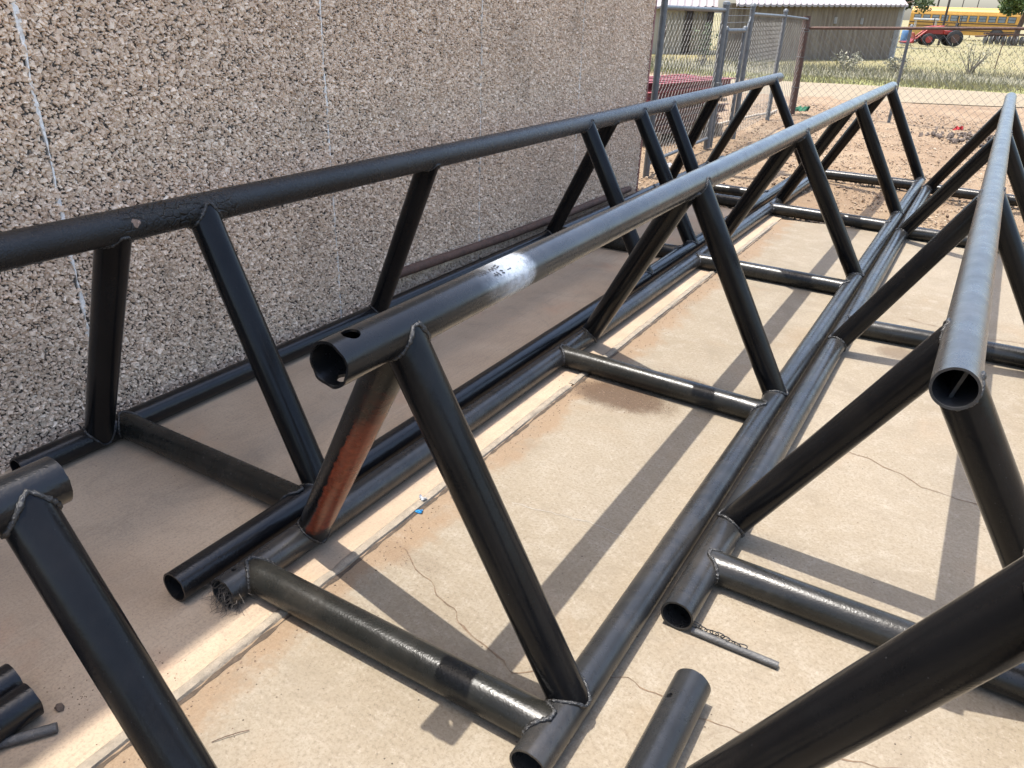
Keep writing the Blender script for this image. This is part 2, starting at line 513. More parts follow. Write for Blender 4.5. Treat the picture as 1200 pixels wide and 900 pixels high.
def mat_apex_a(y0):
    """black paint, cracked tar near the first web, one brown chip"""
    m = mat_pipe('cracked_black_paint', (0.009, 0.0095, 0.0105), 0.26, 0.15, 0.05, 0.03, 0.2, 160, spec=0.35)
    x, y, z = m.xyz()
    v = m.coord()
    zone = m.math('MULTIPLY', m.sstep(y, 1.30 - y0, 1.40 - y0), m.sstep(y, 1.80 - y0, 1.68 - y0))
    ck = m.voronoi(34, m.coord((1, 1, 1)), 'DISTANCE_TO_EDGE')
    crack = m.math('MULTIPLY', m.sstep(ck, 0.10, 0.02), m.math('MULTIPLY', zone, m.sstep(m.noise(13, 4, 0.6, v), 0.40, 0.55)))
    c = m.mix(crack, m.color, (0.0015, 0.0015, 0.0015))
    dd = m.n('VectorMath', operation='DISTANCE')
    tc = m.n('TexCoord'); m.l(tc.outputs['Object'], dd.inputs[0])
    dd.inputs[1].default_value = (0.0045 + 0.048, 1.372 - 1.09, 0.963 + 0.0135)
    chip = m.math('LESS_THAN', m.math('ADD', dd.outputs['Value'], m.math('MULTIPLY', m.math('SUBTRACT', m.noise(55, 3, 0.6, v), 0.5), 0.022)), 0.0125)
    c = m.mix(chip, c, (0.20, 0.135, 0.10))
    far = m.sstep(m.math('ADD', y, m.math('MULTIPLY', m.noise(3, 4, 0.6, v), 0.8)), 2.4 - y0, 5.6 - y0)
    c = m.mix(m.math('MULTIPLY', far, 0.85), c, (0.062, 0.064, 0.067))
    h = m.math('SUBTRACT', m.noise(200, 3, 0.6, v), m.math('MULTIPLY', crack, 2.0))
    h = m.math('ADD', h, m.math('MULTIPLY', zone, m.math('MULTIPLY', m.noise(48, 5, 0.7, v), 3.0)))
    m.bump(h, 0.5, 0.008)
    return m.set(Base_Color=c)

def mat_primer_web(loc_p, d):
    """black web whose lower inner face shows red primer"""
    m = mat_pipe('black_over_red_primer', (0.0065, 0.0065, 0.007), 0.28, 0.0, 0.04, 0.015, 0.06, spec=0.2)
    v = m.coord()
    g = m.n('NewGeometry')
    dot = m.n('VectorMath', operation='DOT_PRODUCT')
    m.l(g.outputs['Normal'], dot.inputs[0])
    dot.inputs[1].default_value = Vector((0.70, -0.57, -0.43)).normalized()
    x, y, z = m.xyz()
    side = m.sstep(m.math('ADD', dot.outputs['Value'], m.math('MULTIPLY', m.math('SUBTRACT', m.noise(16, 5, 0.7, v), 0.5), 0.6)), 0.62, 0.71)
    zone = m.math('MULTIPLY', m.sstep(m.math('ADD', z, m.math('MULTIPLY', m.noise(11, 4, 0.7, v), 0.15)), 0.17, 0.22), m.sstep(m.math('ADD', z, m.math('MULTIPLY', m.noise(6, 4, 0.7, v), 0.4)), 1.0, 0.78))
    f = m.math('MULTIPLY', side, zone)
    c = m.mix(f, m.color, m.ramp(m.noise(60, 4, 0.7, v), [(0.3, (0.10, 0.021, 0.010)), (0.7, (0.235, 0.05, 0.021))]))
    return m.set(Base_Color=c)

M_STONE = mat_stone(False)
M_STONE1 = mat_stone(True)
M_MORTAR = mat_mortar()
M_CAULK = plain('white_caulk', (0.70, 0.66, 0.60), 0.7, 0, 0.3, 60, k=1.1)
M_RUST = plain('brown_rust', (0.115, 0.062, 0.043), 0.75, 0.1, 0.45, 25, 0.4)
M_REDTRIM = plain('faded_red_steel', (0.30, 0.12, 0.10), 0.6, 0, 0.3, 20, 0.2)
M_GALV = plain('galvanised_pipe', (0.17, 0.18, 0.185), 0.5, 0.4, 0.25, 14, 0.15)
M_WIRE = plain('galvanised_wire', (0.17, 0.17, 0.165), 0.6, 0.2, 0.2, 5)
M_REDOX = plain('red_oxide_primer', (0.25, 0.042, 0.042), 0.6, 0, 0.35, 9, 0.15)
M_REDDUST = plain('dusty_brown_primer', (0.20, 0.10, 0.075), 0.8, 0, 0.4, 6, 0.15)
M_WOOD = plain('weathered_wood', (0.32, 0.24, 0.16), 0.85, 0, 0.3, 14, 0.3)

# ------------------------------------------------------------------ setting: ground, slabs, road
def sheet(name, xs, ys, zf, mat, kind='structure'):
    X, Y = np.meshgrid(xs, ys, indexing='ij')
    Z = zf(X, Y)
    nx, ny = X.shape
    idx = np.arange(nx * ny).reshape(nx, ny)
    F = np.stack([idx[:-1, :-1], idx[1:, :-1], idx[1:, 1:], idx[:-1, 1:]], -1).reshape(-1, 4)
    o = np_mesh(name, np.stack([X, Y, Z], -1).reshape(-1, 3), F, mat, smooth=True)
    return tag(o, kind=kind)

def fnoise(X, Y, s, seed=0.0, octs=4):
    out = np.zeros(X.shape)
    fl = out.ravel(); xf = X.ravel(); yf = Y.ravel()
    for i in range(len(fl)):
        fl[i] = mnoise.fractal((xf[i] * s, yf[i] * s, seed), 1.0, 2.0, octs)
    return fl.reshape(X.shape)

M_DIRT = mat_dirt()
field = MB().box((-1500, -600, -2.0), (1500, 2500, -0.05)).build('ground', mat_field())
tag(field, kind='structure')
tag(MB().box((-60, -30, -1.0), (60, 23.5, -0.045)).build('yard_dirt', M_DIRT), kind='structure')
dirt = sheet('dirt_yard', np.arange(-9, 9.01, 0.075), np.arange(6.3, 20.0, 0.075),
             lambda X, Y: -0.022 + 0.022 * fnoise(X, Y, 1.6) + 0.012 * fnoise(X, Y, 7.0, 3.0, 2) + np.where(Y > 18.5, -0.02 * (Y - 18.5), 0), M_DIRT)

def road_sheet():
    ts = np.arange(-90, 60, 0.5)
    V = []; F = []
    for i, t in enumerate(ts):
        w0 = 0.35 * mnoise.fractal((t * 0.4, 1.3, 0), 1, 2, 4); w1 = 0.45 * mnoise.fractal((t * 0.4, 8.3, 0), 1, 2, 4)
        a = 20.5 + 0.40 * t + w0; b = 25.1 + 0.365 * t + w1
        if t < -25: a = 20.5 - 0.4 * 25 + 0.38 * (t + 25) + w0; b = 25.1 + 0.365 * t + w1
        for k in range(5):
            V.append((t, a + (b - a) * k / 4, -0.03 + 0.006 * (k % 2)))
    for i in range(len(ts) - 1):
        for k in range(4):
            q = i * 5 + k
            F.append((q, q + 5, q + 6, q + 1))
    return tag(np_mesh('gravel_road', V, F, mat_road(), smooth=True), kind='structure')
road_sheet()

def slab(name, outline, mat, top=0.0):
    o = MB().prism(outline, -0.2, top).build(name, mat)
    return tag(o, kind='structure')
# far edge is a little ragged where dirt has drifted on
def ragged(x0, x1, f, n=40, amp=0.03):
    return [(x0 + (x1 - x0) * i / n, f(x0 + (x1 - x0) * i / n) + amp * mnoise.fractal((i * 0.6, 2.2, x0), 1, 2, 3)) for i in range(n + 1)]
far_edge = lambda x: 7.03 + 0.22 * (x + 0.9)
slab('concrete_slab', [(6, -9), (6, 8.6)] + ragged(6, -1.392, far_edge, 70) + [(-1.392, -9)], mat_concrete_lit())
slab('concrete_walkway', [(-1.400, -9)] + ragged(-1.400, -2.80, lambda x: 7.0, 20, 0.05) + [(-2.80, -9)], mat_concrete_wall_side())

# raised, cracked lip along the slab joint
M_LIP = plain('worn_concrete_lip', (0.33, 0.275, 0.205), 0.9, 0, 0.25, 30, 0.5)
M_JOINT = plain('joint_dark_filler', (0.085, 0.06, 0.04), 0.95, 0, 0.4, 30, 0.4)
MB().box((-1.400, -9, -0.15), (-1.392, 6.9, -0.006)).build('joint_filler', M_JOINT)
bpy.data.objects['joint_filler']['kind'] = 'structure'
lip = empty('slab_lip', (-1.39, 0, 0))
tag(lip, kind='structure')
cuts = [-3.0, -1.2, 0.35, 1.36, 2.05, 2.93, 2.955, 3.9, 5.1, 6.8]
for a, b in zip(cuts[:-1], cuts[1:]):
    if b - a < 0.1: continue
    n = max(3, int((b - a) / 0.05))
    V = []; F = []
    prof = [(-0.040, -0.004), (-0.030, 0.006), (-0.014, 0.0125), (0.000, 0.0085), (0.006, -0.012)]
    for i in range(n + 1):
        y = a + (b - a) * i / n
        end = min(1, min(i, n - i) / 1.5 + 0.35)
        for (px, pz) in prof:
            w = 0.004 * mnoise.fractal((y * 7, px * 90, 0.5), 1, 2, 3)
            V.append((px * (0.8 + 0.2 * end) + w, y, pz * end + (w * 0.3 if pz > 0 else 0)))
    for i in range(n):
        for k in range(4):
            q = i * 5 + k
            F.append((q, q + 1, q + 6, q + 5))
    np_mesh('lip_segment', V, F, M_LIP, lip, smooth=True, sharp=50)

# cracks in the slab: narrow ragged grooves filled with dark dirt
M_CRACK = plain('crack_dirt', (0.20, 0.135, 0.085), 0.95, 0, 0.4, 60, 0.4)
M_PALE = plain('pale_crack_lime', (0.38, 0.34, 0.275), 0.95, 0, 0.2, 60)
def crack(name, pts, w, mat, z=0.0012, seed=0.0, amp=0.022):
    P = [Vector((*p, 0)) for p in pts]
    Q = []
    for a, b in zip(P[:-1], P[1:]):
        n = max(2, int((b - a).length / 0.018))
        for i in range(n):
            q = a.lerp(b, i / n)
            t = (b - a).normalized()
            nrm = Vector((-t.y, t.x, 0))
            q = q + nrm * amp * mnoise.fractal((q.x * 9, q.y * 9, seed), 1, 2, 4)
            Q.append((q, nrm))
    V = []; F = []
    for i, (q, nrm) in enumerate(Q):
        ww = w * max(0.25, 1 + 1.1 * mnoise.fractal((q.x * 23, q.y * 23, seed + 5), 1, 2, 3))
        V += [q - nrm * ww + Vector((0, 0, z)), q + nrm * ww + Vector((0, 0, z))]
        if i: F.append((2 * i - 2, 2 * i - 1, 2 * i + 1, 2 * i))
    return tag(np_mesh(name, V, F, mat), kind='structure')
crack('slab_crack', [(-1.3, 1.56), (-1.22, 1.50), (-1.142, 1.474), (-1.0, 1.42), (-0.88, 1.36), (-0.736, 1.314), (-0.60, 1.38), (-0.463, 1.456), (-0.36, 1.445), (-0.235, 1.442), (-0.09, 1.47), (0.044, 1.491), (0.19, 1.556), (0.43, 1.62), (0.8, 1.7)], 0.0019, M_CRACK, 0.0012, 1)
crack('slab_crack', [(-0.30, 3.10), (-0.121, 3.046), (0.0, 3.0), (0.111, 2.942), (0.285, 2.925), (0.6, 2.86)], 0.0026, M_CRACK, 0.0012, 2)
crack('slab_crack', [(-1.135, 1.969), (-0.99, 2.0), (-0.855, 2.022), (-0.70, 2.02)], 0.0016, M_PALE, 0.0012, 3)
crack('slab_crack', [(-0.15, 4.9), (0.2, 4.82), (0.6, 4.9)], 0.003, M_CRACK, 0.0012, 4)

crack('joint_gap', [(-1.379, y) for y in np.arange(0.2, 6.9, 0.4)], 0.0062, M_JOINT, 0.0011, 9, 0.0035)

# grit and clods lying on the slab
def grit():
    P = []; S = []
    def blob(cx, cy, sx, sy, n, s0, s1):
        for _ in range(n):
            P.append((random.gauss(cx, sx), random.gauss(cy, sy), 0.0)); s = random.uniform(s0, s1); S.append((s, s * random.uniform(0.6, 1), s * 0.6))
    blob(-1.17, 2.95, 0.12, 0.06, 500, 0.0015, 0.004)
    blob(-0.99, 3.26, 0.09, 0.05, 300, 0.0015, 0.004)
    blob(-1.62, 0.66, 0.06, 0.05, 60, 0.001, 0.0025)
    blob(-1.50, 0.78, 0.04, 0.04, 30, 0.001, 0.003)
    blob(-1.25, 1.52, 0.06, 0.03, 120, 0.0008, 0.002)
    for y in np.arange(0.5, 6.5, 0.011):
        P.append((-1.36 + abs(random.gauss(0, 0.045)), y, 0.0)); s = random.uniform(0.0015, 0.0045); S.append((s, s * 0.8, s * 0.6))
    for _ in range(900):
        P.append((random.uniform(-2.75, 2), random.uniform(0.4, 7), 0.0)); s = random.uniform(0.0008, 0.0026); S.append((s, s * 0.8, s * 0.6))
    return tag(stones('slab_grit', np.array(P), np.array(S), plain('brown_grit', (0.22, 0.15, 0.10), 0.95, 0, 0.5, 90)), 'scattered brown grit and grains lying on the concrete', kind='stuff')
grit()
M_CLOD = plain('dirt_clod', (0.13, 0.09, 0.065), 0.95, 0, 0.3, 40, 0.4)

def dirt_stones():
    n = 30000
    y = 6.85 + 10.5 * rng.random(n) ** 1.25
    x = rng.uniform(-4.2, 4.5, n)
    keep = (y > 7.03 + 0.22 * (x + 0.9) - 0.02) | (x < -2.9)
    keep &= ~((x < -2.75) & (y < 7.2))
    x = x[keep]; y = y[keep]
    s = np.exp(rng.normal(math.log(0.0085), 0.42, len(x))).clip(0.004, 0.028)
    pos = np.stack([x, y, -0.016 + 0.2 * s], 1)
    scl = np.stack([s, s * rng.uniform(0.6, 1, len(x)), s * rng.uniform(0.4, 0.7, len(x))], 1)
    m = NT('gravel_stone')
    f = m.n('Attribute', attribute_name='rnd').outputs['Fac']
    m.set(Base_Color=m.ramp(f, [(0, (0.10, 0.065, 0.042)), (0.25, (0.20, 0.135, 0.085)), (0.6, (0.26, 0.19, 0.125)), (1, (0.33, 0.265, 0.195))]), Roughness=0.9)
    tag(stones('gravel', pos, scl, m.mat, axis=(0, 0, 1)), 'loose reddish gravel strewn over the dirt yard', kind='stuff')
    # broken concrete heap by the red rag
    k = 300
    cx = rng.normal(-0.15, 0.42, k); cy = rng.normal(14.0, 0.42, k)
    s = np.exp(rng.normal(math.log(0.021), 0.5, k)).clip(0.008, 0.06)
    hz = 0.10 * np.exp(-((cx + 0.15) ** 2 + (cy - 14.0) ** 2) / 0.25) * rng.random(k)
    m2 = NT('rubble_stone')
    f = m2.n('Attribute', attribute_name='rnd').outputs['Fac']
    m2.set(Base_Color=m2.ramp(f, [(0, (0.05, 0.04, 0.034)), (0.6, (0.11, 0.085, 0.068)), (1, (0.26, 0.215, 0.175))]), Roughness=0.9)
    tag(stones('rubble', np.stack([cx, cy, hz], 1), np.stack([s, s * 0.75, s * 0.55], 1), m2.mat), 'low heap of dark rubble in the dirt under the red rag', kind='stuff')
dirt_stones()

# ------------------------------------------------------------------ pebble-faced building
WX = -2.80          # plane of the panel faces
bld = empty('pebble_dash_building', (WX - 0.2, 1.0, 0))
tag(bld, 'long building wall faced with crushed stone panels and white vertical joint lines', 'building')
joints = [-5.33, -3.96, -2.59, -1.22, 0.15, 1.52, 2.90, 4.26, 5.63, 7.0]
Mb = Matrix.Translation(-bld.location)
MB().box((-9.0, -6.7, -0.3), (WX - 0.10, 6.93, 5.70), Mb).build('wall_core', plain('grey_concrete_block', (0.36, 0.32, 0.28), 0.9, 0, 0.15, 5, 0.3), bld)
MB().box((-9.2, -6.9, 5.702), (WX + 0.015, 7.12, 5.80), Mb).build('roof', plain('pale_roof_sheet', (0.5, 0.5, 0.48), 0.6), bld)
panels = []
for a, b in zip(joints[:-1], joints[1:]):
    o = MB().box((WX - 0.097, a + 0.006, -0.25), (WX, b - 0.006, 5.695), Mb).build('panel', M_MORTAR, bld)
    panels.append(o)
# sealant lines: white, smeared unevenly over the stone edges
for i, j in enumerate(joints[1:-1]):
    V = []; F = []
    n = 300
    amt = {1.52: 1.0, 2.90: 0.62, 4.26: 0.4}.get(j, 0.5)
    for k in range(n + 1):
        z = 3.4 * k / n
        w = amt * 0.0115 * max(0.12, 0.75 + 1.3 * mnoise.fractal((z * 9, j, 1), 1, 2, 4))
        c = j + 0.006 * mnoise.fractal((z * 5, j, 7), 1, 2, 4)
        d = 0.005 + 0.004 * mnoise.fractal((z * 20, j, 3), 1, 2, 3)
        V += [(WX - 0.012, c - w, z), (WX + d, c - w * 0.6, z), (WX + d, c + w * 0.6, z), (WX - 0.012, c + w, z)]
        if k:
            q = 4 * k
            for e in range(3):
                F.append((q - 4 + e, q - 3 + e, q + 1 + e, q + e))
    o = np_mesh('caulk_joint', np.array(V) - np.array(bld.location), F, M_CAULK, bld, smooth=False)
MB().box((WX - 0.10, 7.002, -0.25), (WX + 0.006, 7.035, 5.69), Mb).build('corner_trim', M_REDTRIM, bld, bevel=0.004)
M_CLAD = plain('end_wall_block', (0.40, 0.33, 0.28), 0.9, 0, 0.15, 6, 0.3)

def wall_stones():
    lo, hi = -0.45, 6.99
    z1 = 2.0
    p = 0.0112
    ys = np.arange(lo, hi, p); zs = np.arange(0.0, z1, p * 0.86)
    Yg, Zg = np.meshgrid(ys, zs, indexing='ij')
    Yg = Yg + (np.arange(len(zs)) % 2)[None, :] * p / 2
    Y = (Yg + rng.normal(0, p * 0.27, Yg.shape)).ravel(); Z = (Zg + rng.normal(0, p * 0.25, Zg.shape)).ravel()
    ok = (Y < 6.99)
    for j in joints: ok &= np.abs(Y - j) > 0.006
    Y = Y[ok]; Z = Z[ok]
    n = len(Y)
    a = np.exp(rng.normal(math.log(0.0071), 0.40, n)).clip(0.0033, 0.016)
    b = a * rng.uniform(0.42, 0.85, n)
    d = rng.uniform(0.004, 0.0085, n)
    pos = np.stack([np.full(n, WX) + rng.normal(0.001, 0.0012, n), Y, Z], 1)
    scl = np.stack([d, a, b], 1)
    # the 300 that show largest become pieces of their own
    dx = pos - np.array([0, 0, 1.6])
    dep = dx @ np.array(fw); u = dx @ np.array(rt) / dep; w = dx @ np.array(up) / dep
    inside = (np.abs(u) < 0.665) & (np.abs(w) < 0.50) & (Z > 0.2)
    # not behind the near truss
    size = np.where(inside, a / np.linalg.norm(dx, axis=1), 0)
    big = np.argsort(-size)[:300]
    mask = np.ones(n, bool); mask[big] = False
    pid = np.searchsorted(np.array(joints), Y) - 1
    variants = []
    for k in range(10):
        V = CHIP_V.copy(); V[:, 1:] *= 1 + rng.normal(0, 0.2, (8, 2)); V[4:, 0] *= 1 + rng.normal(0, 0.4, 4); V[:4, 0] = -0.9
        me = bpy.data.meshes.new('stone')
        me.from_pydata([tuple(v) for v in V.tolist()], [], [tuple(f) for f in CHIP_F.tolist()]); me.materials.append(M_STONE1)
        variants.append(me)
    Rm = rand_rot(len(big), (1, 0, 0))
    off = np.array(bld.location)
    for k, i in enumerate(big):
        o = bpy.data.objects.new('stone', variants[k % 10])
        M = Matrix([[*(Rm[k][r] * scl[i]), 0] for r in range(3)] + [[0, 0, 0, 1]])
        M.translation = Vector(pos[i] - off)
        o.matrix_local = M
        col.objects.link(o); o.parent = panels[pid[i]]
    for k, pn in enumerate(panels):
        sel = mask & (pid == k)
        if sel.sum():
            o = chips('stone_facing', pos[sel] - off, scl[sel], M_STONE, pn)
            o['kind'] = 'stuff'
wall_stones()

# rusty pipe lying along the foot of the wall
rp = MB().tube([(0, 0, 0), (0, 1.3, -0.045), (0, 2.4, -0.062), (0, 3.45, -0.07)], 0.029, 16).build('rusty_pipe', M_RUST, smooth=40)
rp.location = (WX + 0.04, 3.28, 0.175)
tag(rp, 'thin rusty brown pipe lying along the foot of the stone wall', 'pipe')

# ------------------------------------------------------------------ pipe trusses
def tube_mesh(name, pts, r, mat, parent, wall=0.006, n=40, holes=()):
    """hollow open-ended pipe along pts (world), local to parent"""
    off = parent.location
    pts = [Vector(p) - off for p in pts]
    V = []; F = []
    m = len(pts)
    for rr in (r, r - wall):
        for i, p in enumerate(pts):
            t = (pts[min(i + 1, m - 1)] - pts[max(i - 1, 0)]).normalized()
            a = Vector((0, 0, 1)); a = (a - t * a.dot(t)).normalized(); b = a.cross(t)
            for k in range(n):
                th = 2 * math.pi * k / n
                e = 0.0
                if i in (0, m - 1): e = (0.0045 if len(holes) > 1 else 0.0016) * mnoise.noise((math.cos(th) * 3, math.sin(th) * 3, p.x * 7 + i))
                V.append(p + t * e + (a * math.cos(th) + b * math.sin(th)) * rr)
    for i in range(m - 1):
        for k in range(n):
            k2 = (k + 1) % n
            F.append((i * n + k, (i + 1) * n + k, (i + 1) * n + k2, i * n + k2))
            q = m * n
            F.append((q + i * n + k, q + i * n + k2, q + (i + 1) * n + k2, q + (i + 1) * n + k))
    for k in range(n):
        k2 = (k + 1) % n
        F.append((k, k2, m * n + k2, m * n + k))
        e = (m - 1) * n
        F.append((e + k, m * n + e + k, m * n + e + k2, e + k2))
    o = np_mesh(name, V, F, mat, parent, smooth=True)
    if holes:
        cut = []
        for (y, d, rad) in holes:
            # find the axis point at that y (local)
            yl = y - off.y
            j = min(range(m - 1), key=lambda i: abs((pts[i].y + pts[i + 1].y) / 2 - yl))
            c = pts[j].lerp(pts[j + 1], (yl - pts[j].y) / (pts[j + 1].y - pts[j].y))
            d = Vector(d)
            L = d.length; d = d.normalized()
            a = d.orthogonal().normalized(); b = d.cross(a)
            ring = []
            K = 18
            for s in (0.0 if L < 1.5 else -0.2, 0.2):
                for k in range(K):
                    th = 2 * math.pi * k / K
                    q = rad * (1 + 0.16 * mnoise.noise((math.cos(th) * 2, math.sin(th) * 2, y * 5)))
                    ring.append(c + d * s + (a * math.cos(th) + b * math.sin(th)) * q)
            fs = [tuple(range(K - 1, -1, -1)), tuple(range(K, 2 * K))] + [(k, (k + 1) % K, K + (k + 1) % K, K + k) for k in range(K)]
            me = bpy.data.meshes.new('cutter'); me.from_pydata(ring, [], fs)
            co = bpy.data.objects.new('cutter', me); col.objects.link(co); co.parent = parent
            md = o.modifiers.new('hole', 'BOOLEAN'); md.operation = 'DIFFERENCE'; md.solver = 'EXACT'; md.object = co
            cut.append(co)
        bpy.context.view_layer.update()
        dg = bpy.context.evaluated_depsgraph_get()
        nm = bpy.data.meshes.new_from_object(o.evaluated_get(dg))
        o.modifiers.clear(); o.data = nm
        for co in cut: bpy.data.objects.remove(co)
    o.data.polygons.foreach_set('use_smooth', [True] * len(o.data.polygons))
    o.data.set_sharp_from_angle(angle=R(38))
    return o

def saddle(P, d, u, v, r, e, Rr, n, embed):
    """points where a pipe (axis P + s d) meets the outside of a chord (axis through P along e, radius Rr)"""
    out = []
    for k in range(n):
        th = 2 * math.pi * k / n
        w = (u * math.cos(th) + v * math.sin(th)) * r
        wp = w - e * w.dot(e); dp = d - e * d.dot(e)
        a = dp.dot(dp); b = wp.dot(dp); c = wp.dot(wp) - Rr * Rr
        s = (-b + math.sqrt(max(0, b * b - a * c))) / a
        out.append(P + w + d * (s - embed))
    return out

def brace(name, P, Q, r, eP, RP, eQ, RQ, mat, parent, beads=True, n=32, label=None, bead_r=0.0058):
    off = parent.location
    P = Vector(P) - off; Q = Vector(Q) - off
    d = (Q - P).normalized()
    u = Vector((0, 1, 0)); u = (u - d * u.dot(d)).normalized(); v = d.cross(u)
    A = saddle(P, d, u, v, r, eP, RP, n, 0.002)
    B = saddle(Q, -d, u, v, r, eQ, RQ, n, 0.002)
    S = 10
    V = []; F = []
    for i in range(S + 1):
        for k in range(n): V.append(A[k].lerp(B[k], i / S))
    for i in range(S):
        for k in range(n):
            k2 = (k + 1) % n
            F.append((i * n + k, i * n + k2, (i + 1) * n + k2, (i + 1) * n + k))
    o = np_mesh(name, V, F, mat, parent, smooth=True)
    if label: o['label'] = label
    if beads:
        for ring, dirn, e, Rr, C in ((A, d, eP, RP, P), (B, -d, eQ, RQ, Q)):
            K = n * 3; T = 6; wr = random.Random(int(1000 * (C.x + 3 * C.y + 7 * C.z)))
            V = []; F = []
            for k in range(K):
                i0 = k // 3; p = ring[i0].lerp(ring[(i0 + 1) % n], (k % 3) / 3)
                q = ring[(i0 + 1) % n]
                tng = (ring[(i0 + 1) % n] - ring[i0 - 1]).normalized()
                rad = (p - C); rad = (rad - tng * rad.dot(tng)).normalized(); b2 = tng.cross(rad)
                br = bead_r * (1 + 0.14 * math.sin(k * 1.9) + wr.uniform(-0.22, 0.22) + 0.35 * mnoise.noise((p.x * 60, p.y * 60, p.z * 60)))
                for t in range(T):
                    th = 2 * math.pi * t / T
                    V.append(p + dirn * 0.003 + (rad * math.cos(th) + b2 * math.sin(th)) * br)
            for k in range(K):
                for t in range(T):
                    k2 = (k + 1) % K; t2 = (t + 1) % T
                    F.append((k * T + t, k2 * T + t, k2 * T + t2, k * T + t2))
            np_mesh('weld_bead', V, F, WELD, o, smooth=True)
    return o

TG = 'welded pipe trusses lying on the concrete'
def truss(label, L, Rg, A, webs_l, webs_r, crosses, mats, r=0.0485, ra=0.05, rw=0.0515, rc=0.051, sag=0.0, holes=None, special=None, beads=True, n=40):
    """L, Rg, A: base-left, base-right and top chord as ((x,y,z) near, (x,y,z) far); webs: (y on top chord, y on base chord)"""
    holes = holes or {}; special = special or {}
    o = empty('pipe_truss', ((L[0][0] + Rg[0][0]) / 2, L[0][1], 0))
    tag(o, label, 'truss', TG)
    def on(c, y, sg=0.0):
        t = (y - c[0][1]) / (c[1][1] - c[0][1])
        p = Vector(c[0]).lerp(Vector(c[1]), t); p.z -= 4 * t * (1 - t) * sg
        return p
    for key, c, rad, sg in (('L', L, r, 0), ('R', Rg, r, 0), ('A', A, ra, sag)):
        N = 28
        # closely spaced rings at the ends
        pts = [on(c, c[0][1] + (c[1][1] - c[0][1]) * k / N, sg) for k in range(N + 1)]
        if key in holes:
            pts.insert(1, on(c, c[0][1] + (0.2 if c[1][1] > c[0][1] else -0.2), sg))
        t = tube_mesh('top_chord' if key == 'A' else 'base_chord', pts, rad, mats[key], o, holes=holes.get(key, ()), n=n)
        if key in special.get('labels', {}): t['label'] = special['labels'][key]
    eA = (Vector(A[1]) - Vector(A[0])).normalized(); eL = (Vector(L[1]) - Vector(L[0])).normalized(); eR = (Vector(Rg[1]) - Vector(Rg[0])).normalized()
    for side, c, e, lst in (('L', L, eL, webs_l), ('R', Rg, eR, webs_r)):
        for i, (ya, yb) in enumerate(lst):
            mt = special.get((side, i), mats['W'])
            brace('web', on(A, ya, sag), on(c, yb), rw, eA, ra, e, r, mt, o, beads, label=special.get((side, i, 'label')))
    for y0, y1 in crosses:
        p = on(L, y0); q = on(Rg, y1); p.z = q.z = rc + 0.001
        brace('cross_pipe', p, q, rc, eL, r, eR, r, mats['X'], o, beads)
    return o

# A: along the wall
trA = truss('long black pipe truss lying closest along the foot of the stone wall, in shade',
      ((-2.672, 1.09, .0485), (-2.652, 9.25, .0485)), ((-1.699, 1.0, .0485), (-1.682, 9.3, .0485)), ((-2.181, 0.965, .9655), (-2.189, 9.36, .978)),
      [(1.33, 1.40), (2.91, 3.05), (4.93, 5.04), (7.14, 7.46), (8.6, 8.74)], [(1.64, 1.60), (4.52, 4.56), (5.37, 5.44), (5.96, 5.98), (9.06, 9.21)],
      [(1.505, 1.505), (5.14, 5.20), (7.1, 7.1), (7.55, 7.55)],
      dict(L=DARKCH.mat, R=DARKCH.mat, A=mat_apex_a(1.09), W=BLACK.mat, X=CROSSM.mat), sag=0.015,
      special={'labels': {'A': 'black top pipe with cracked paint and a brown chip near its end'}})
# B: the middle one with the white band
Y0B = 1.06
primer = mat_primer_web(None, None)
trB = truss('central pipe truss with a white sprayed patch on its grey top pipe',
      ((-1.564, 1.06, .0485), (-1.528, 9.38, .0485)), ((-0.537, 1.05, .0485), (-0.540, 9.48, .0485)), ((-0.9935, 0.985, .9585), (-1.0225, 9.36, .969)),
      [(1.22, 1.42), (3.07, 3.45), (5.0, 5.52), (6.86, 7.36), (8.72, 9.0)], [(1.205, 1.265), (3.17, 3.29), (5.06, 5.39), (7.25, 7.53), (9.18, 9.44)],
      [(1.165, 1.165), (3.12, 3.09), (5.11, 5.11), (7.06, 7.04), (9.12, 9.15)],
      dict(L=BASECH.mat, R=BASECH.mat, A=mat_apex_b(Y0B), W=BLACK.mat, X=CROSSM.mat), sag=-0.007,
      holes={'A': [(1.045, (0.16, 0.0, 1.0), 0.0195), (1.026, (0.14, 0.0, -1.0), 0.0195)], 'L': [(1.112, (-0.10, 0, 0.9), 0.007), (1.13, (0.9, 0, 0.35), 0.0095)]},
      special={('L', 0): primer, ('L', 0, 'label'): 'web pipe with red primer showing on its lower side',
               'labels': {'A': 'grey top pipe with a white sprayed band and burnt holes at its end'}})
# C: right of it
trC = truss('pipe truss at the right whose pale open-ended top pipe points at the viewer',
      ((-0.421, 1.70, .0485), (-0.433, 9.15, .0485)), ((0.560, 1.72, .0485), (0.550, 9.3, .0485)), ((0.0700, 1.77, .890), (0.057, 9.5, .9395)),
      [(2.16, 2.22), (4.16, 4.11), (6.45, 6.86), (8.45, 9.0)], [(1.83, 1.97), (4.30, 4.40), (6.62, 6.88), (8.52, 8.95)],
      [(1.968, 1.968), (4.43, 4.50), (6.94, 6.96), (9.05, 8.97)],
      dict(L=BASECH.mat, R=BASECH.mat, A=STEEL_C.mat, W=BLACK.mat, X=CROSSM.mat), sag=0.028)
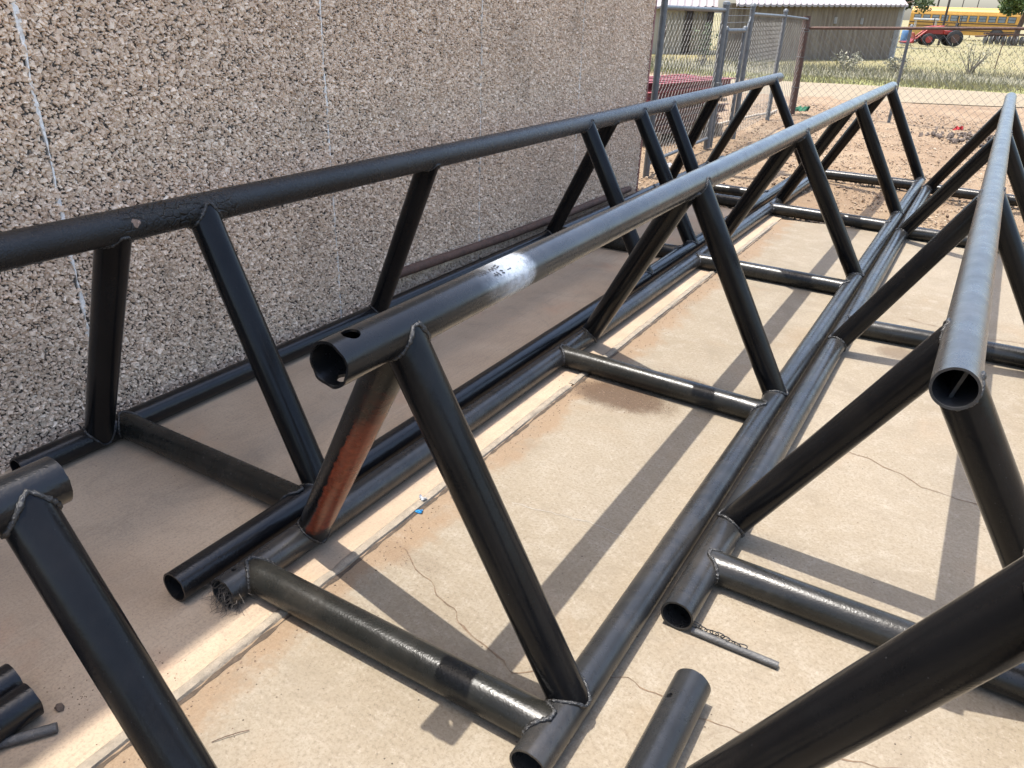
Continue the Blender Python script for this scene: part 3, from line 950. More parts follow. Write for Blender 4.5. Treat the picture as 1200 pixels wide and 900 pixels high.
# D: bottom right, running back past the viewer
trD = truss('nearest truss at the lower right, its thick black diagonal pipe crossing the corner',
      ((-0.300, 1.487, .0485), (-0.300, -6.9, .0485)), ((0.700, 1.487, .0485), (0.700, -6.9, .0485)), ((0.225, 1.035, 1.005), (0.225, -7.0, 1.005)),
      [(0.985, 0.975), (-1.0, -1.05), (-3.0, -3.1), (-5.0, -5.1), (-6.8, -6.75)], [(0.80, 0.80), (-1.1, -1.2), (-3.1, -3.2), (-5.1, -5.2), (-6.8, -6.75)],
      [(0.85, 0.85), (-1.15, -1.15), (-3.2, -3.2), (-5.2, -5.2)],
      dict(L=BASECH.mat, R=BASECH.mat, A=STEEL.mat, W=BLACK.mat, X=CROSSM.mat), rw=0.0505,
      holes={'L': [(1.385, (-0.55, 0, 0.75), 0.0085)]})
# E: bottom left
trE = truss('nearest truss at the lower left with a short dark top pipe end above its leg',
      ((-1.650, 0.560, .046), (-1.650, -7.5, .046)), ((-0.720, 0.560, .046), (-0.720, -7.5, .046)), ((-1.285, 0.582, .805), (-1.285, -7.5, .805)),
      [(0.30, 0.25), (-1.6, -1.7), (-3.6, -3.7), (-5.6, -5.7), (-7.3, -7.2)], [(0.512, 0.502), (-1.6, -1.7), (-3.6, -3.7), (-5.6, -5.7), (-7.3, -7.2)],
      [(0.35, 0.35), (-1.7, -1.7), (-3.7, -3.7), (-5.7, -5.7)],
      dict(L=DARKCH.mat, R=DARKCH.mat, A=DARKCH.mat, W=BLACK.mat, X=CROSSM.mat), r=0.046, ra=0.046, rw=0.0465, rc=0.046)
# F: beside it, only a stub of its base pipe shows
trF = truss('shaded truss at the lower left edge with only a short base pipe stub showing',
      ((-2.70, 0.45, .046), (-2.70, -7.5, .046)), ((-1.745, 0.57, .046), (-1.745, -7.5, .046)), ((-2.22, 0.40, .90), (-2.22, -7.5, .90)),
      [(-0.2, -0.25), (-2.2, -2.3), (-4.2, -4.3), (-6.2, -6.3)], [(-0.15, -0.15), (-2.2, -2.3), (-4.2, -4.3), (-6.2, -6.3)],
      [(-0.1, -0.1), (-2.2, -2.2), (-4.2, -4.2)],
      dict(L=DARKCH.mat, R=DARKCH.mat, A=DARKCH.mat, W=BLACK.mat, X=CROSSM.mat), r=0.046, ra=0.046, rw=0.046, rc=0.046, beads=False)

# plate seen inside the open end of the right-hand top pipe
MB().box((-0.004, 0.02, -0.042), (0.004, 0.16, 0.030), Matrix.Translation(Vector((0.078, 1.80, 0.888)) - trC.location) @ Matrix.Rotation(R(14), 4, 'Y')).build('inner_fin', BASECH.mat, trC)

# hand writing on the white band
def scribble():
    off = trB.location
    A0 = Vector((-0.9935, 0.985, .9585)); A1 = Vector((-1.0225, 9.36, .969))
    def at(y, phi, rr=0.0508):
        t = (y - 0.985) / (9.36 - 0.985)
        p = A0.lerp(A1, t); p.z += 4 * t * (1 - t) * 0.007
        return p + Vector((math.cos(R(phi)), 0, math.sin(R(phi)))) * rr - off
    V = []; F = []
    def stroke(a, b, w=0.0012):
        # a, b = (y, phi)
        n = 4
        for i in range(n):
            q = []
            for t in (i / n, (i + 1) / n):
                y = a[0] + (b[0] - a[0]) * t; ph = a[1] + (b[1] - a[1]) * t
                dy = b[0] - a[0]; dp = R(b[1] - a[1]) * 0.05
                L = math.hypot(dy, dp) or 1
                ny, npn = -dp / L * w, dy / L * w
                q += [at(y + ny, ph + math.degrees(npn / 0.05)), at(y - ny, ph - math.degrees(npn / 0.05))]
            k = len(V); V.extend(q); F.append((k, k + 1, k + 3, k + 2))
    y = 1.495; ph = 66
    for k in range(3):                                   # m
        stroke((y, ph), (y + 0.006, ph + 12)); stroke((y + 0.006, ph + 12), (y + 0.012, ph)); y += 0.013
    y += 0.006
    for k in range(2):                                   # m
        stroke((y, ph), (y + 0.006, ph + 14), 0.0016); stroke((y + 0.006, ph + 14), (y + 0.013, ph), 0.0016); y += 0.014
    stroke((y, ph + 12), (y + 0.016, ph + 16), 0.002); stroke((y + 0.004, ph + 3), (y + 0.018, ph + 7), 0.002)
    stroke((1.545, 58), (1.552, 44), 0.0016); stroke((1.556, 58), (1.565, 42), 0.0016); stroke((1.54, 50), (1.556, 49), 0.0014)
    stroke((1.572, 57), (1.582, 53), 0.002); stroke((1.574, 48), (1.584, 45), 0.002)
    stroke((1.60, 50), (1.618, 49), 0.001)
    np_mesh('marker_writing', V, F, plain('black_marker', (0.03, 0.03, 0.035), 0.6), trB)
scribble()

# dry roots hanging out of the near left pipe end
def roots():
    mb = MB()
    for k in range(80):
        a = random.uniform(0, 2 * math.pi); rr = 0.040 * math.sqrt(random.random())
        p = Vector((-1.564 + rr * math.cos(a), 1.085 + random.uniform(0, 0.03), 0.047 + rr * math.sin(a)))
        pts = [p.copy()]
        d = Vector((random.uniform(-0.4, 0.5), -1.0, random.uniform(-0.9, 0.5))).normalized()
        for s in range(8):
            d = (d + Vector((random.uniform(-1.3, 1.4), random.uniform(-1.0, .5), random.uniform(-1.2, .55)))).normalized()
            p = p + d * random.uniform(0.009, 0.017)
            if p.z < 0.004: p.z = 0.004
            pts.append(p.copy())
        mb.tube(pts, [0.0010, 0.0010, 0.0009, 0.0008, 0.0007, 0.0006, 0.0006, 0.0005, 0.0004], 4, False)
    o = mb.build('dry_roots', plain('dry_root', (0.13, 0.11, 0.09), 0.9, 0, 0.5, 60))
    return tag(o, 'tangle of dry grey roots hanging out of a base pipe end', 'roots', kind='stuff')
roots()

# ------------------------------------------------------------------ small things on the slab
M_OLDSTEEL = mat_pipe('scaled_grey_steel', (0.075, 0.074, 0.072), 0.55, 0.3, 0.5, 0.4, 0.9, 120).mat
a = Vector((-0.375, 1.711, 0.011)); b = Vector((-0.130, 1.713, 0.011))
bar = MB().tube([a - a, (b - a) * 0.1, (b - a) * 0.5, b - a], 0.0105, 12).build('steel_bar', M_OLDSTEEL, smooth=40)
bar.location = a
tag(bar, 'short scaly grey steel rod under the chain near the open base pipe end', 'rod')
ch = empty('chain', (-0.385, 1.735, 0))
tag(ch, 'small dark chain lying along the short steel rod', 'chain')
def link_mesh():
    mb = MB(); pts = []
    for k in range(17):
        th = 2 * math.pi * k / 16
        pts.append((0.0085 * math.cos(th) + 0.0045 * (1 if math.cos(th) > 0 else -1), 0.0055 * math.sin(th), 0))
    return mb.tube(pts, 0.0017, 6, False)
M_CHAIN = plain('dark_chain_steel', (0.07, 0.07, 0.07), 0.35, 0.7, 0.3, 40)
l0 = None
for k in range(11):
    if l0 is None:
        l0 = link_mesh().build('link', M_CHAIN, ch, smooth=60); o = l0
    else:
        o = l0.copy(); col.objects.link(o)
    o.location = (-0.012 + 0.0165 * k, -0.006 - 0.0012 * k + 0.004 * math.sin(k * 1.3), 0.022 if k > 1 else 0.012)
    o.rotation_euler = (R(20 + 60 * (k % 2)), R(8 * math.sin(k)), R(-3 + 10 * math.sin(k * 2.0)))

a = Vector((-1.66, 0.40, 0.013)); b = Vector((-1.553, 0.556, 0.013))
a = b + (a - b) * 1.6
rod = MB().tube([a - b, (a - b) * 0.3, (0, 0, 0)], 0.0125, 12).build('steel_offcut', M_OLDSTEEL, smooth=40)
rod.location = b
tag(rod, 'grey steel rod offcut on the walkway in the bottom left corner', 'rod')
for k, (x, y, s) in enumerate([(-1.612, 0.596, 0.012), (-1.508, 0.735, 0.008), (-1.575, 0.690, 0.006)]):
    V = ICO_V * (1 + rng.normal(0, 0.12, (12, 1))) * s * np.array([1.2, 0.9, 0.7])
    bm = bmesh.new()
    vv = [bm.verts.new(p) for p in V]
    for f in ICO_F: bm.faces.new([vv[i] for i in f])
    bmesh.ops.subdivide_edges(bm, edges=bm.edges[:], cuts=1, use_grid_fill=True, smooth=0.6)
    me = bpy.data.meshes.new('dirt_clod'); bm.to_mesh(me); bm.free(); me.materials.append(M_CLOD)
    o = bpy.data.objects.new('dirt_clod', me); o.location = (x, y, s * 0.5); col.objects.link(o)
    tag(o, ['dark dirt clod just ahead of the lower left pipe stubs', 'small dark clod beside the leg of the lower left truss', 'tiny clod between the pipe stubs and the truss leg'][k], 'dirt clod', 'clods near the lower left stubs')
o = MB().tube([(-0.012, -0.006, 0), (-0.004, 0.008, 0.004), (0.008, 0.008, 0.006), (0.012, -0.004, 0.002), (0.004, -0.010, 0)], 0.0042, 8).build('bent_scrap', M_GALV, smooth=50)
o.location = (-1.655, 0.475, 0.006)
tag(o, 'small bent bright metal scrap beside the rod in the bottom left corner', 'scrap')

def crumple(name, c, s, mat, label, cat, seed, h=0.5):
    V = []; F = []
    n = 9
    for i in range(n):
        for j in range(n):
            x = (i / (n - 1) - .5); y = (j / (n - 1) - .5)
            q = mnoise.noise_vector((x * 3.2 + seed, y * 3.2, seed))
            r_ = 1 - 0.5 * (x * x + y * y)
            V.append((x * s * r_ + q.x * s * .35, y * s * .7 * r_ + q.y * s * .35, max(0.001, abs(q.z) * s * h)))
    for i in range(n - 1):
        for j in range(n - 1):
            F.append((i * n + j, (i + 1) * n + j, (i + 1) * n + j + 1, i * n + j + 1))
    o = np_mesh(name, V, F, mat, None)
    o.location = c
    return tag(o, label, cat)
crumple('plastic_scrap', (-1.375, 1.742, 0.002), 0.028, plain('blue_plastic', (0.04, 0.30, 0.62), 0.35, 0, 0.2, 30), 'torn bright blue plastic scrap on the sand by the slab joint', 'litter', 1.0)
crumple('foil_scrap', (-1.405, 1.80, 0.012), 0.030, plain('pale_foil', (0.55, 0.56, 0.57), 0.35, 0.3, 0.2, 30), 'pale crumpled foil scrap on the slab joint above the blue scrap', 'litter', 4.0)
crumple('red_rag', (-0.50, 14.7, 0.03), 0.17, plain('red_cloth', (0.45, 0.025, 0.03), 0.8, 0, 0.2, 10), 'bright red rag lying on the rubble heap in the dirt yard', 'rag', 7.0, 0.9)
crumple('green_rag', (-3.13, 15.45, 0.02), 0.30, plain('green_cloth', (0.025, 0.17, 0.085), 0.8, 0, 0.2, 10), 'crumpled green cloth lying at the foot of the rusty fence post', 'rag', 11.0, 0.6)
wr_ = MB().tube([(-1.172, 0.802, 0.004), (-1.187, 0.782, 0.006), (-1.205, 0.757, 0.005), (-1.221, 0.731, 0.003)], 0.0011, 6).build('wire_scrap', M_RUST, smooth=60)
tag(wr_, 'thin curved wire scrap lying on the sand beside the slab joint at lower left', 'wire')
# ------------------------------------------------------------------ fences
def wire_panel(name, A, B, z0, z1, parent, w=0.065, r=0.0030):
    """chain-link: every wire a zigzag tube"""
    off = parent.location
    A = Vector((*A, 0)) - Vector((off.x, off.y, 0)); B = Vector((*B, 0)) - Vector((off.x, off.y, 0))
    L = (B - A).length; d = (B - A) / L; nrm = Vector((-d.y, d.x, 0))
    V = []; F = []
    nc = int(L / w); nz = int((z1 - z0) / w)
    for i in range(nc):
        pts = []
        for k in range(nz + 1):
            s = (i + ((k + i) % 2)) * w
            pts.append(A + d * s + Vector((0, 0, z0 + k * w)) + nrm * (0.003 if k % 2 else -0.003))
        base = len(V)
        for p in pts:
            for t in range(3):
                th = 2 * math.pi * t / 3
                V.append(p + (d * math.cos(th) + nrm * math.sin(th)) * r)
        for k in range(nz):
            for t in range(3):
                t2 = (t + 1) % 3
                F.append((base + k * 3 + t, base + k * 3 + t2, base + (k + 1) * 3 + t2, base + (k + 1) * 3 + t))
    o = np_mesh(name, V, F, M_WIRE, parent)
    o['kind'] = 'stuff'
    return o

def post(parent, x, y, z, r, mat, name='post', cap=True, lean=(0, 0)):
    off = parent.location
    mb = MB()
    p = Vector((x, y, -0.1)) - Vector((off.x, off.y, 0)); q = Vector((x + lean[0], y + lean[1], z)) - Vector((off.x, off.y, 0))
    mb.tube([p, q], r, 14)
    o = mb.build(name, mat, parent, smooth=40)
    if cap:
        MB().tube([q + Vector((0, 0, -0.01)), q + Vector((0, 0, 0.02)), q + Vector((0, 0, 0.035))], [r * 1.15, r * 1.0, r * 0.3], 14).build('post_cap', mat, o, smooth=50)
    return o
def rail(parent, a, b, r, mat, name='top_rail'):
    off = Vector((parent.location.x, parent.location.y, 0))
    return MB().tube([Vector(a) - off, Vector(b) - off], r, 12).build(name, mat, parent, smooth=40)

g1 = empty('chain_link_gate', (-3.14, 9.2, 0)); tag(g1, 'tall grey chain link gate leaf between the wall corner and the latch post', 'gate')
post(g1, -3.10, 8.0, 2.2, 0.034, M_GALV)
post(g1, -3.19, 10.30, 1.70, 0.042, M_GALV)
rail(g1, (-3.10, 8.0, 1.63), (-3.19, 10.30, 1.63), 0.024, M_GALV)
rail(g1, (-3.10, 8.0, 0.12), (-3.19, 10.30, 0.12), 0.02, M_GALV, 'bottom_rail')
wire_panel('wire_mesh', (-3.10, 8.0), (-3.19, 10.30), 0.1, 1.63, g1, 0.055, 0.0024)
MB().tube([(-0.02, 1.05, 0.80), (0.04, 1.05, 0.80), (0.06, 1.05, 0.72), (0.04, 1.05, 0.64), (0.0, 1.05, 0.63)], 0.008, 8).build('latch', M_GALV, g1, smooth=50)
g2 = empty('chain_link_gate', (-3.19, 10.9, 0)); tag(g2, 'narrow low chain link gate beside the latch post, with bare wires above it', 'gate')
post(g2, -3.19, 10.47, 1.42, 0.022, M_GALV, 'gate_stile')
post(g2, -3.18, 11.22, 1.42, 0.026, M_GALV, 'gate_stile')
rail(g2, (-3.19, 10.47, 1.40), (-3.18, 11.22, 1.40), 0.026, M_GALV)
wire_panel('wire_mesh', (-3.19, 10.47), (-3.18, 11.22), 0.1, 1.4, g2, 0.055, 0.0024)
f2 = empty('chain_link_fence', (-3.2, 13.0, 0)); tag(f2, 'short galvanised chain link fence run between the narrow gate and the rusty post', 'fence')
post(f2, -3.17, 11.42, 1.70, 0.034, M_GALV)
post(f2, -3.345, 13.97, 1.66, 0.034, M_GALV)
rail(f2, (-3.17, 11.42, 1.60), (-3.345, 13.97, 1.585), 0.020, M_GALV)
rail(f2, (-3.345, 13.97, 1.585), (-3.24, 15.2, 1.55), 0.020, M_GALV)
wire_panel('wire_mesh', (-3.17, 11.42), (-3.345, 13.97), 0.05, 1.58, f2, 0.058, 0.0024)
wire_panel('wire_mesh', (-3.345, 13.97), (-3.24, 15.2), 0.05, 1.56, f2, 0.058, 0.0024)
for z in (1.5, 1.58, 1.66):
    rail(f2, (-3.19, 10.32, z - 0.01), (-3.17, 11.42, z), 0.004, M_WIRE, 'strand_wire')
rail(f2, (-3.17, 11.42, 1.60), (-3.18, 11.25, 1.35), 0.012, M_GALV, 'brace_arm')
f3 = empty('chain_link_fence', (0.5, 15.4, 0)); tag(f3, 'long chain link fence with a rusty top pipe across the back of the dirt yard', 'fence')
rpst = post(f3, -3.235, 15.22, 1.60, 0.064, M_RUST, 'rusty_post', False, (-0.03, 0))
for z in (0.45, 0.95, 1.36, 1.40):
    V = MB(); pts = [(-3.235 - 0.5 - 0.018 * z + 0.067 * math.cos(t), 15.22 - 15.4 + 0.067 * math.sin(t), z + 0.006 * math.sin(2 * t)) for t in np.linspace(0, 2 * math.pi, 17)]
    V.tube(pts, 0.006, 6, False).build('wire_tie', M_WIRE, rpst, smooth=60)
rail(f3, (-3.26, 15.22, 1.41), (0.0, 15.37, 1.535), 0.024, M_RUST)
rail(f3, (0.0, 15.37, 1.535), (9.0, 15.75, 1.60), 0.024, M_RUST)
for k, x in enumerate((-1.60, 1.9, 5.4, 8.9)):
    post(f3, x, 15.22 + 0.043 * (x + 3.24) + 0.03, 1.50, 0.026, M_GALV)
wire_panel('wire_mesh', (-3.2, 15.19), (9.0, 15.72), 0.03, 1.43, f3, 0.062, 0.0030)

# stack of red-oxide channels behind the gate
def channel(L):
    pr = [(0, 0), (0.075, 0), (0.075, 0.012), (0.012, 0.012), (0.012, 0.088), (0.075, 0.088), (0.075, 0.10), (0, 0.10)]
    M = Matrix(((0, -1, 0, 0), (0, 0, 1, 0), (1, 0, 0, 0), (0, 0, 0, 1)))
    mb = MB()
    n = len(pr)
    P = [(x, 0, z) for x, z in pr] + [(x, L, z) for x, z in pr]
    fs = [tuple(range(n)), tuple(range(2 * n - 1, n - 1, -1))] + [(i, n + i, n + (i + 1) % n, (i + 1) % n) for i in range(n)]
    return mb.add(P, fs)
ch0 = None
SG = 'red channels stacked behind the gate'
RZ = math.atan2(0.36, 1.6)
def srot(x, y): return (-3.86 + x * math.cos(-RZ) - y * math.sin(-RZ), 9.95 + x * math.sin(-RZ) + y * math.cos(-RZ))
for lay in range(6):
    z = 0.105 + lay * 0.098
    if lay >= 3: z += 0.05
    for k in range(6):
        if ch0 is None:
            ch0 = channel(2.0).build('steel_channel', M_REDDUST)
            ch1 = bpy.data.objects.new('steel_channel', ch0.data.copy()); ch1.data.materials[0] = M_REDOX; col.objects.link(ch1)
            o = ch0
        elif lay == 3 and k == 0:
            o = ch1
        else:
            o = (ch1 if lay >= 3 else ch0).copy(); col.objects.link(o)
        jx = random.uniform(-0.03, 0.03); jy = random.uniform(-0.16, 0.16)
        x, y = srot(-0.12 - k * 0.15 + jx, jy)
        o.location = (x, y, z); o.rotation_euler = (0, 0, -RZ + random.uniform(-0.012, 0.012))
        tag(o, 'bright red painted steel channel in the upper layers of the stack behind the gate' if lay >= 3 else 'dusty brown steel channel in the lower layers of the stack behind the gate', 'channel', SG)
tm = None
for lay, z in ((0, 0.0), (1, 0.448)):
    for k, y in enumerate((0.2, 1.0, 1.8)):
        if tm is None:
            tm = MB().box((-0.95, -0.05, 0), (0.0, 0.05, 0.135)).build('timber_bearer', M_WOOD, bevel=0.006); o = tm
        else:
            o = tm.copy(); col.objects.link(o)
        x, yy = srot(0.02, y)
        o.location = (x, yy, z if lay == 0 else z); o.rotation_euler = (0, 0, -RZ)
        o.scale = (1, 1, 1 if lay == 0 else 0.35)
        tag(o, 'weathered timber bearer on the ground under the red steel stack' if lay == 0 else 'thin timber spacer between layers of the red steel stack', 'timber', SG)

hs = MB().tube([(-4.3, 11.2, 0.01), (-3.9, 11.9, 0.015), (-3.75, 12.6, 0.02), (-3.72, 13.3, 0.02), (-3.6, 14.2, 0.03), (-3.5, 14.75, 0.02), (-3.55, 15.4, 0.01)], 0.022, 8).build('hose', plain('faded_hose', (0.50, 0.42, 0.32), 0.7, 0, 0.2, 8), smooth=50)
tag(hs, 'pale hose snaking over the dirt behind the chain link fence', 'hose')
# broken white chunks by the far end of the first truss
for k, (x, y, s) in enumerate([(-2.42, 9.55, 0.075), (-2.2, 9.9, 0.05), (-3.05, 8.55, 0.06)]):
    V = ICO_V * (1 + rng.normal(0, 0.18, (12, 1))) * s * np.array([1.2, 0.9, 0.6])
    o = np_mesh('rock', V, ICO_F, plain('pale_rock', (0.46, 0.44, 0.42), 0.9, 0, 0.2, 12, 0.4)); o.location = (x, y, s * 0.3)
    tag(o, ['pale rock lying at the far end of the truss along the wall', 'smaller pale rock beyond the far end of the wall truss', 'pale rock at the foot of the gate post by the wall corner'][k], 'rock', 'pale rocks in the yard')

# ------------------------------------------------------------------ grass and weeds across the road
def grass():
    def blades(n, yf, hmean, wid, xr):
        x = rng.uniform(*xr, n); y = yf(x, n)
        h = hmean * np.exp(rng.normal(0, 0.35, n))
        cl = np.array([mnoise.noise((a * 0.35, b * 0.35, 2.0)) for a, b in zip(x, y)])
        keep = cl > rng.uniform(-0.9, 0.35, n)
        h = h * (1 + 0.6 * cl)
        x, y, h = x[keep], y[keep], h[keep]
        return x, y, h, wid
    V = []; A = []
    def add(x, y, h, wid, tone):
        n = len(x)
        th = rng.uniform(0, np.pi, n)
        dx = np.cos(th) * wid * rng.uniform(0.5, 1.2, n); dy = np.sin(th) * wid
        lx = rng.normal(0, 0.35, n) * h; ly = rng.normal(0, 0.35, n) * h
        v = np.stack([np.stack([x - dx, y - dy, np.full(n, -0.06)], 1), np.stack([x + dx, y + dy, np.full(n, -0.06)], 1), np.stack([x + lx, y + ly, h], 1)], 1)
        V.append(v.reshape(-1, 3)); A.append(np.repeat(np.clip(rng.normal(tone, 0.16, n), 0, 1), 3))
    far = lambda x: 25.1 + 0.365 * x
    add(*blades(18000, lambda x, n: far(x) + 0.1 + 3.0 * rng.random(n), 0.045, 0.013, (-16, 8)), 0.60)
    add(*blades(13000, lambda x, n: far(x) + 2.4 + 6.5 * rng.random(n), 0.15, 0.012, (-18, 9)), 0.36)
    add(*blades(10000, lambda x, n: far(x) + 7 + 26 * rng.random(n) ** 1.3, 0.05, 0.018, (-22, 10)), 0.72)
    add(*blades(3500, lambda x, n: far(x) + 30 + 45 * rng.random(n), 0.10, 0.035, (-26, 14)), 0.72)
    V = np.concatenate(V); A = np.concatenate(A)
    m = NT('grass_blades')
    f = m.n('Attribute', attribute_name='rnd').outputs['Fac']
    m.set(Base_Color=m.ramp(f, [(0.0, (0.11, 0.105, 0.065)), (0.35, (0.15, 0.14, 0.09)), (0.6, (0.19, 0.175, 0.068)), (0.8, (0.20, 0.165, 0.082)), (1.0, (0.215, 0.18, 0.105))]), Roughness=0.8)
    tag(np_mesh('grass', V, np.arange(len(V)).reshape(-1, 3), m.mat, attr=A), 'dry yellow grass and grey green weeds beyond the gravel road', kind='stuff')
grass()

M_TWIG = plain('grey_twig', (0.20, 0.17, 0.13), 0.9, 0, 0.3, 10)
def leaf_cloud(name, clumps, n, size, mat, parent, seed):
    r_ = np.random.default_rng(seed)
    P = []
    for (c, rad, wgt) in clumps:
        k = int(n * wgt)
        d = r_.normal(size=(k, 3)); d /= np.linalg.norm(d, axis=1)[:, None]
        rr = r_.random(k) ** 0.45
        P.append(np.array(c) + d * rr[:, None] * np.array(rad))
    P = np.concatenate(P); k = len(P)
    u = r_.normal(size=(k, 3)); u /= np.linalg.norm(u, axis=1)[:, None]
    w = r_.normal(size=(k, 3)); w -= u * (u * w).sum(1)[:, None]; w /= np.linalg.norm(w, axis=1)[:, None]
    s = (size * np.exp(r_.normal(0, 0.3, k)))[:, None]
    V = np.stack([P - u * s, P + w * s * 0.5, P + u * s, P - w * s * 0.5], 1).reshape(-1, 3)
    return np_mesh(name, V, np.arange(len(V)).reshape(-1, 4), mat, parent, attr=np.repeat(r_.random(k), 4))
def mat_leaf(name, lo, hi):
    m = NT(name)
    f = m.n('Attribute', attribute_name='rnd').outputs['Fac']
    return m.set(Base_Color=m.ramp(f, [(0, lo), (1, hi)]), Roughness=0.6)
M_LEAF = mat_leaf('green_leaves', (0.035, 0.075, 0.02), (0.12, 0.17, 0.045))
M_LEAFD = mat_leaf('dark_leaves', (0.02, 0.04, 0.012), (0.07, 0.10, 0.03))
M_LEAFG = mat_leaf('grey_leaves', (0.14, 0.14, 0.09), (0.30, 0.28, 0.19))
M_BARK = plain('brown_bark', (0.16, 0.10, 0.065), 0.9, 0, 0.3, 6, 0.5)

def bush(name, loc, h, spread, ns, label, leaves, seed, leafn=260):
    o = empty(name, loc); tag(o, label, 'bush')
    r_ = random.Random(seed)
    mb = MB(); tips = []
    for k in range(ns):
        p = Vector((r_.uniform(-.12, .12), r_.uniform(-.12, .12), -0.05)); pts = [p.copy()]
        d = Vector((r_.uniform(-1, 1) * spread, r_.uniform(-1, 1) * spread, 1)).normalized()
        for s in range(5):
            d = (d + Vector((r_.uniform(-.25, .25), r_.uniform(-.25, .25), r_.uniform(-.05, .1)))).normalized()
            p = p + d * h / 5 * r_.uniform(.7, 1.2); pts.append(p.copy())
        tips += pts[2:]
        mb.tube(pts, [0.016, 0.014, 0.011, 0.009, 0.007, 0.004], 5, False)
    mb.build('stems', M_TWIG, o)
    cl = [(tuple(t), (0.16, 0.16, 0.13), 1.0 / len(tips)) for t in tips]
    leaf_cloud('foliage', cl, leafn, 0.032, leaves, o, seed)
    return o
bush('dry_bush', (-1.25, 33.5, 0), 1.05, 0.8, 16, 'dry grey shrub standing in the weeds below the yellow bus', M_LEAFG, 3)
bush('dry_bush', (-9.2, 27.8, 0), 1.3, 0.35, 9, 'dark upright shrub against the beige shed, seen through the tall gate', M_LEAFD, 5, 500)
bush('dry_bush', (-4.9, 30.5, 0), 0.6, 1.0, 14, 'low grey bush at the foot of the brown shed by the rusty post', M_LEAFG, 8, 700)
bush('dry_bush', (-3.4, 31.5, 0), 0.5, 1.0, 14, 'low grey green bush at the foot of the brown shed, further right', M_LEAFG, 9, 600)

def tree(loc, trunk, clumps, n, leaf, mat, label, seed):
    o = empty('tree', loc); tag(o, label, 'tree')
    r_ = random.Random(seed)
    mb = MB().tube(trunk, [0.26 - 0.14 * i / (len(trunk) - 1) for i in range(len(trunk))], 10)
    tk = mb.build('trunk', M_BARK, o, smooth=60)
    lim = MB()
    for (c, rad, w) in clumps:
        s = Vector(trunk[-1]); e = Vector(c); md = s.lerp(e, .5) + Vector((r_.uniform(-.3, .3), r_.uniform(-.3, .3), .2))
        lim.tube([s, md, e], [0.10, 0.06, 0.02], 6, False)
    lim.build('limbs', M_BARK, tk)
    leaf_cloud('crown', clumps, n, leaf, mat, o, seed)
    return o
def clumps(c, R3, k, seed, rr=(0.6, 1.1)):
    r_ = random.Random(seed); out = []
    for _ in range(k):
        d = Vector((r_.gauss(0, 1), r_.gauss(0, 1), r_.gauss(0, .8))).normalized() * r_.random() ** .4
        q = r_.uniform(*rr)
        out.append(((c[0] + d.x * R3[0], c[1] + d.y * R3[1], c[2] + d.z * R3[2]), (q, q, q * .75), 1.0 / k))
    return out
tree((-0.5, 82, 0), [(0, 0, -.2), (.05, 0, 1.0), (.2, 0, 2.1), (.35, 0, 3.0)], clumps((0.5, 0, 3.5), (2.9, 2.4, 1.7), 26, 21, (0.5, 1.0)), 9000, 0.13, M_LEAF, 'green tree with a leaning brown trunk in front of the yellow bus', 21)
tree((-8.6, 60, 0), [(0, 0, -.2), (.1, 0, 1.0), (.3, 0, 1.8)], clumps((1.3, 0, 3.1), (1.7, 1.8, 1.4), 20, 31, (0.4, 0.8)), 4200, 0.10, M_LEAFD, 'dark tree behind the right end of the brown shed', 31)
st = MB().tube([(0, 0, -0.1), (0.02, 0, 0.5), (0.04, 0, 0.93)], 0.018, 8).build('stake', M_RUST, smooth=40); st.location = (-0.62, 38.4, 0)
tag(st, 'thin rusty stake standing in the dry grass beyond the road', 'stake')
st = MB().tube([(0, 0, -0.1), (0.05, 0, 0.6), (0.12, 0, 1.2)], 0.035, 8).build('fence_stake', M_RUST, smooth=40); st.location = (-9.9, 25.6, 0)
tag(st, 'dark leaning stake in the weeds in front of the beige shed', 'stake')

# ------------------------------------------------------------------ sheds
def corrugated(name, a, b, z0a, z1a, z0b, z1b, pitch, depth, mat, parent):
    """vertical corrugated sheet wall from a to b with its own top and bottom heights"""
    off = parent.location
    a = Vector((*a, 0)) - Vector((off.x, off.y, 0)); b = Vector((*b, 0)) - Vector((off.x, off.y, 0))
    L = (b - a).length; d = (b - a) / L; nrm = Vector((d.y, -d.x, 0))
    n = int(L / pitch) * 4
    V = []; F = []
    for i in range(n + 1):
        t = i / n
        o = depth if (i % 4) in (1, 2) else 0
        p = a.lerp(b, t) + nrm * o
        V += [(p.x, p.y, z0a + (z0b - z0a) * t), (p.x, p.y, z1a + (z1b - z1a) * t)]
        if i: F.append((2 * i - 2, 2 * i, 2 * i + 1, 2 * i - 1))
    return np_mesh(name, V, F, mat, parent)
def mat_shed(name, c, streak):
    m = NT(name)
    v = m.coord()
    s = m.noise(3.0, 6, 0.75, m.coord((3, 3, 0.25)))
    cc = m.ramp(s, [(0.35, c), (0.62, streak)])
    n1 = m.noise(0.8, 4, 0.6, v)
    cc = m.mix(m.math('MULTIPLY', m.sstep(n1, 0.45, 0.7), 0.4), cc, [k * 0.75 for k in c])
    return m.set(Base_Color=m.mix(1.0, cc, (.7, .7, .7), 'MULTIPLY'), Roughness=0.75)
M_SHEDB = mat_shed('brown_sheet_metal', (0.29, 0.235, 0.165), (0.15, 0.105, 0.07))
M_SHEDT = mat_shed('beige_sheet_metal', (0.55, 0.49, 0.37), (0.48, 0.42, 0.31))
M_ROOF = mat_shed('pale_pink_roof', (0.40, 0.355, 0.345), (0.33, 0.285, 0.28))
M_POSTL = plain('pale_concrete_post', (0.42, 0.40, 0.37), 0.85, 0, 0.2, 3, 0.2)
M_DARK = plain('dark_timber', (0.06, 0.045, 0.035), 0.85, 0, 0.3, 3)

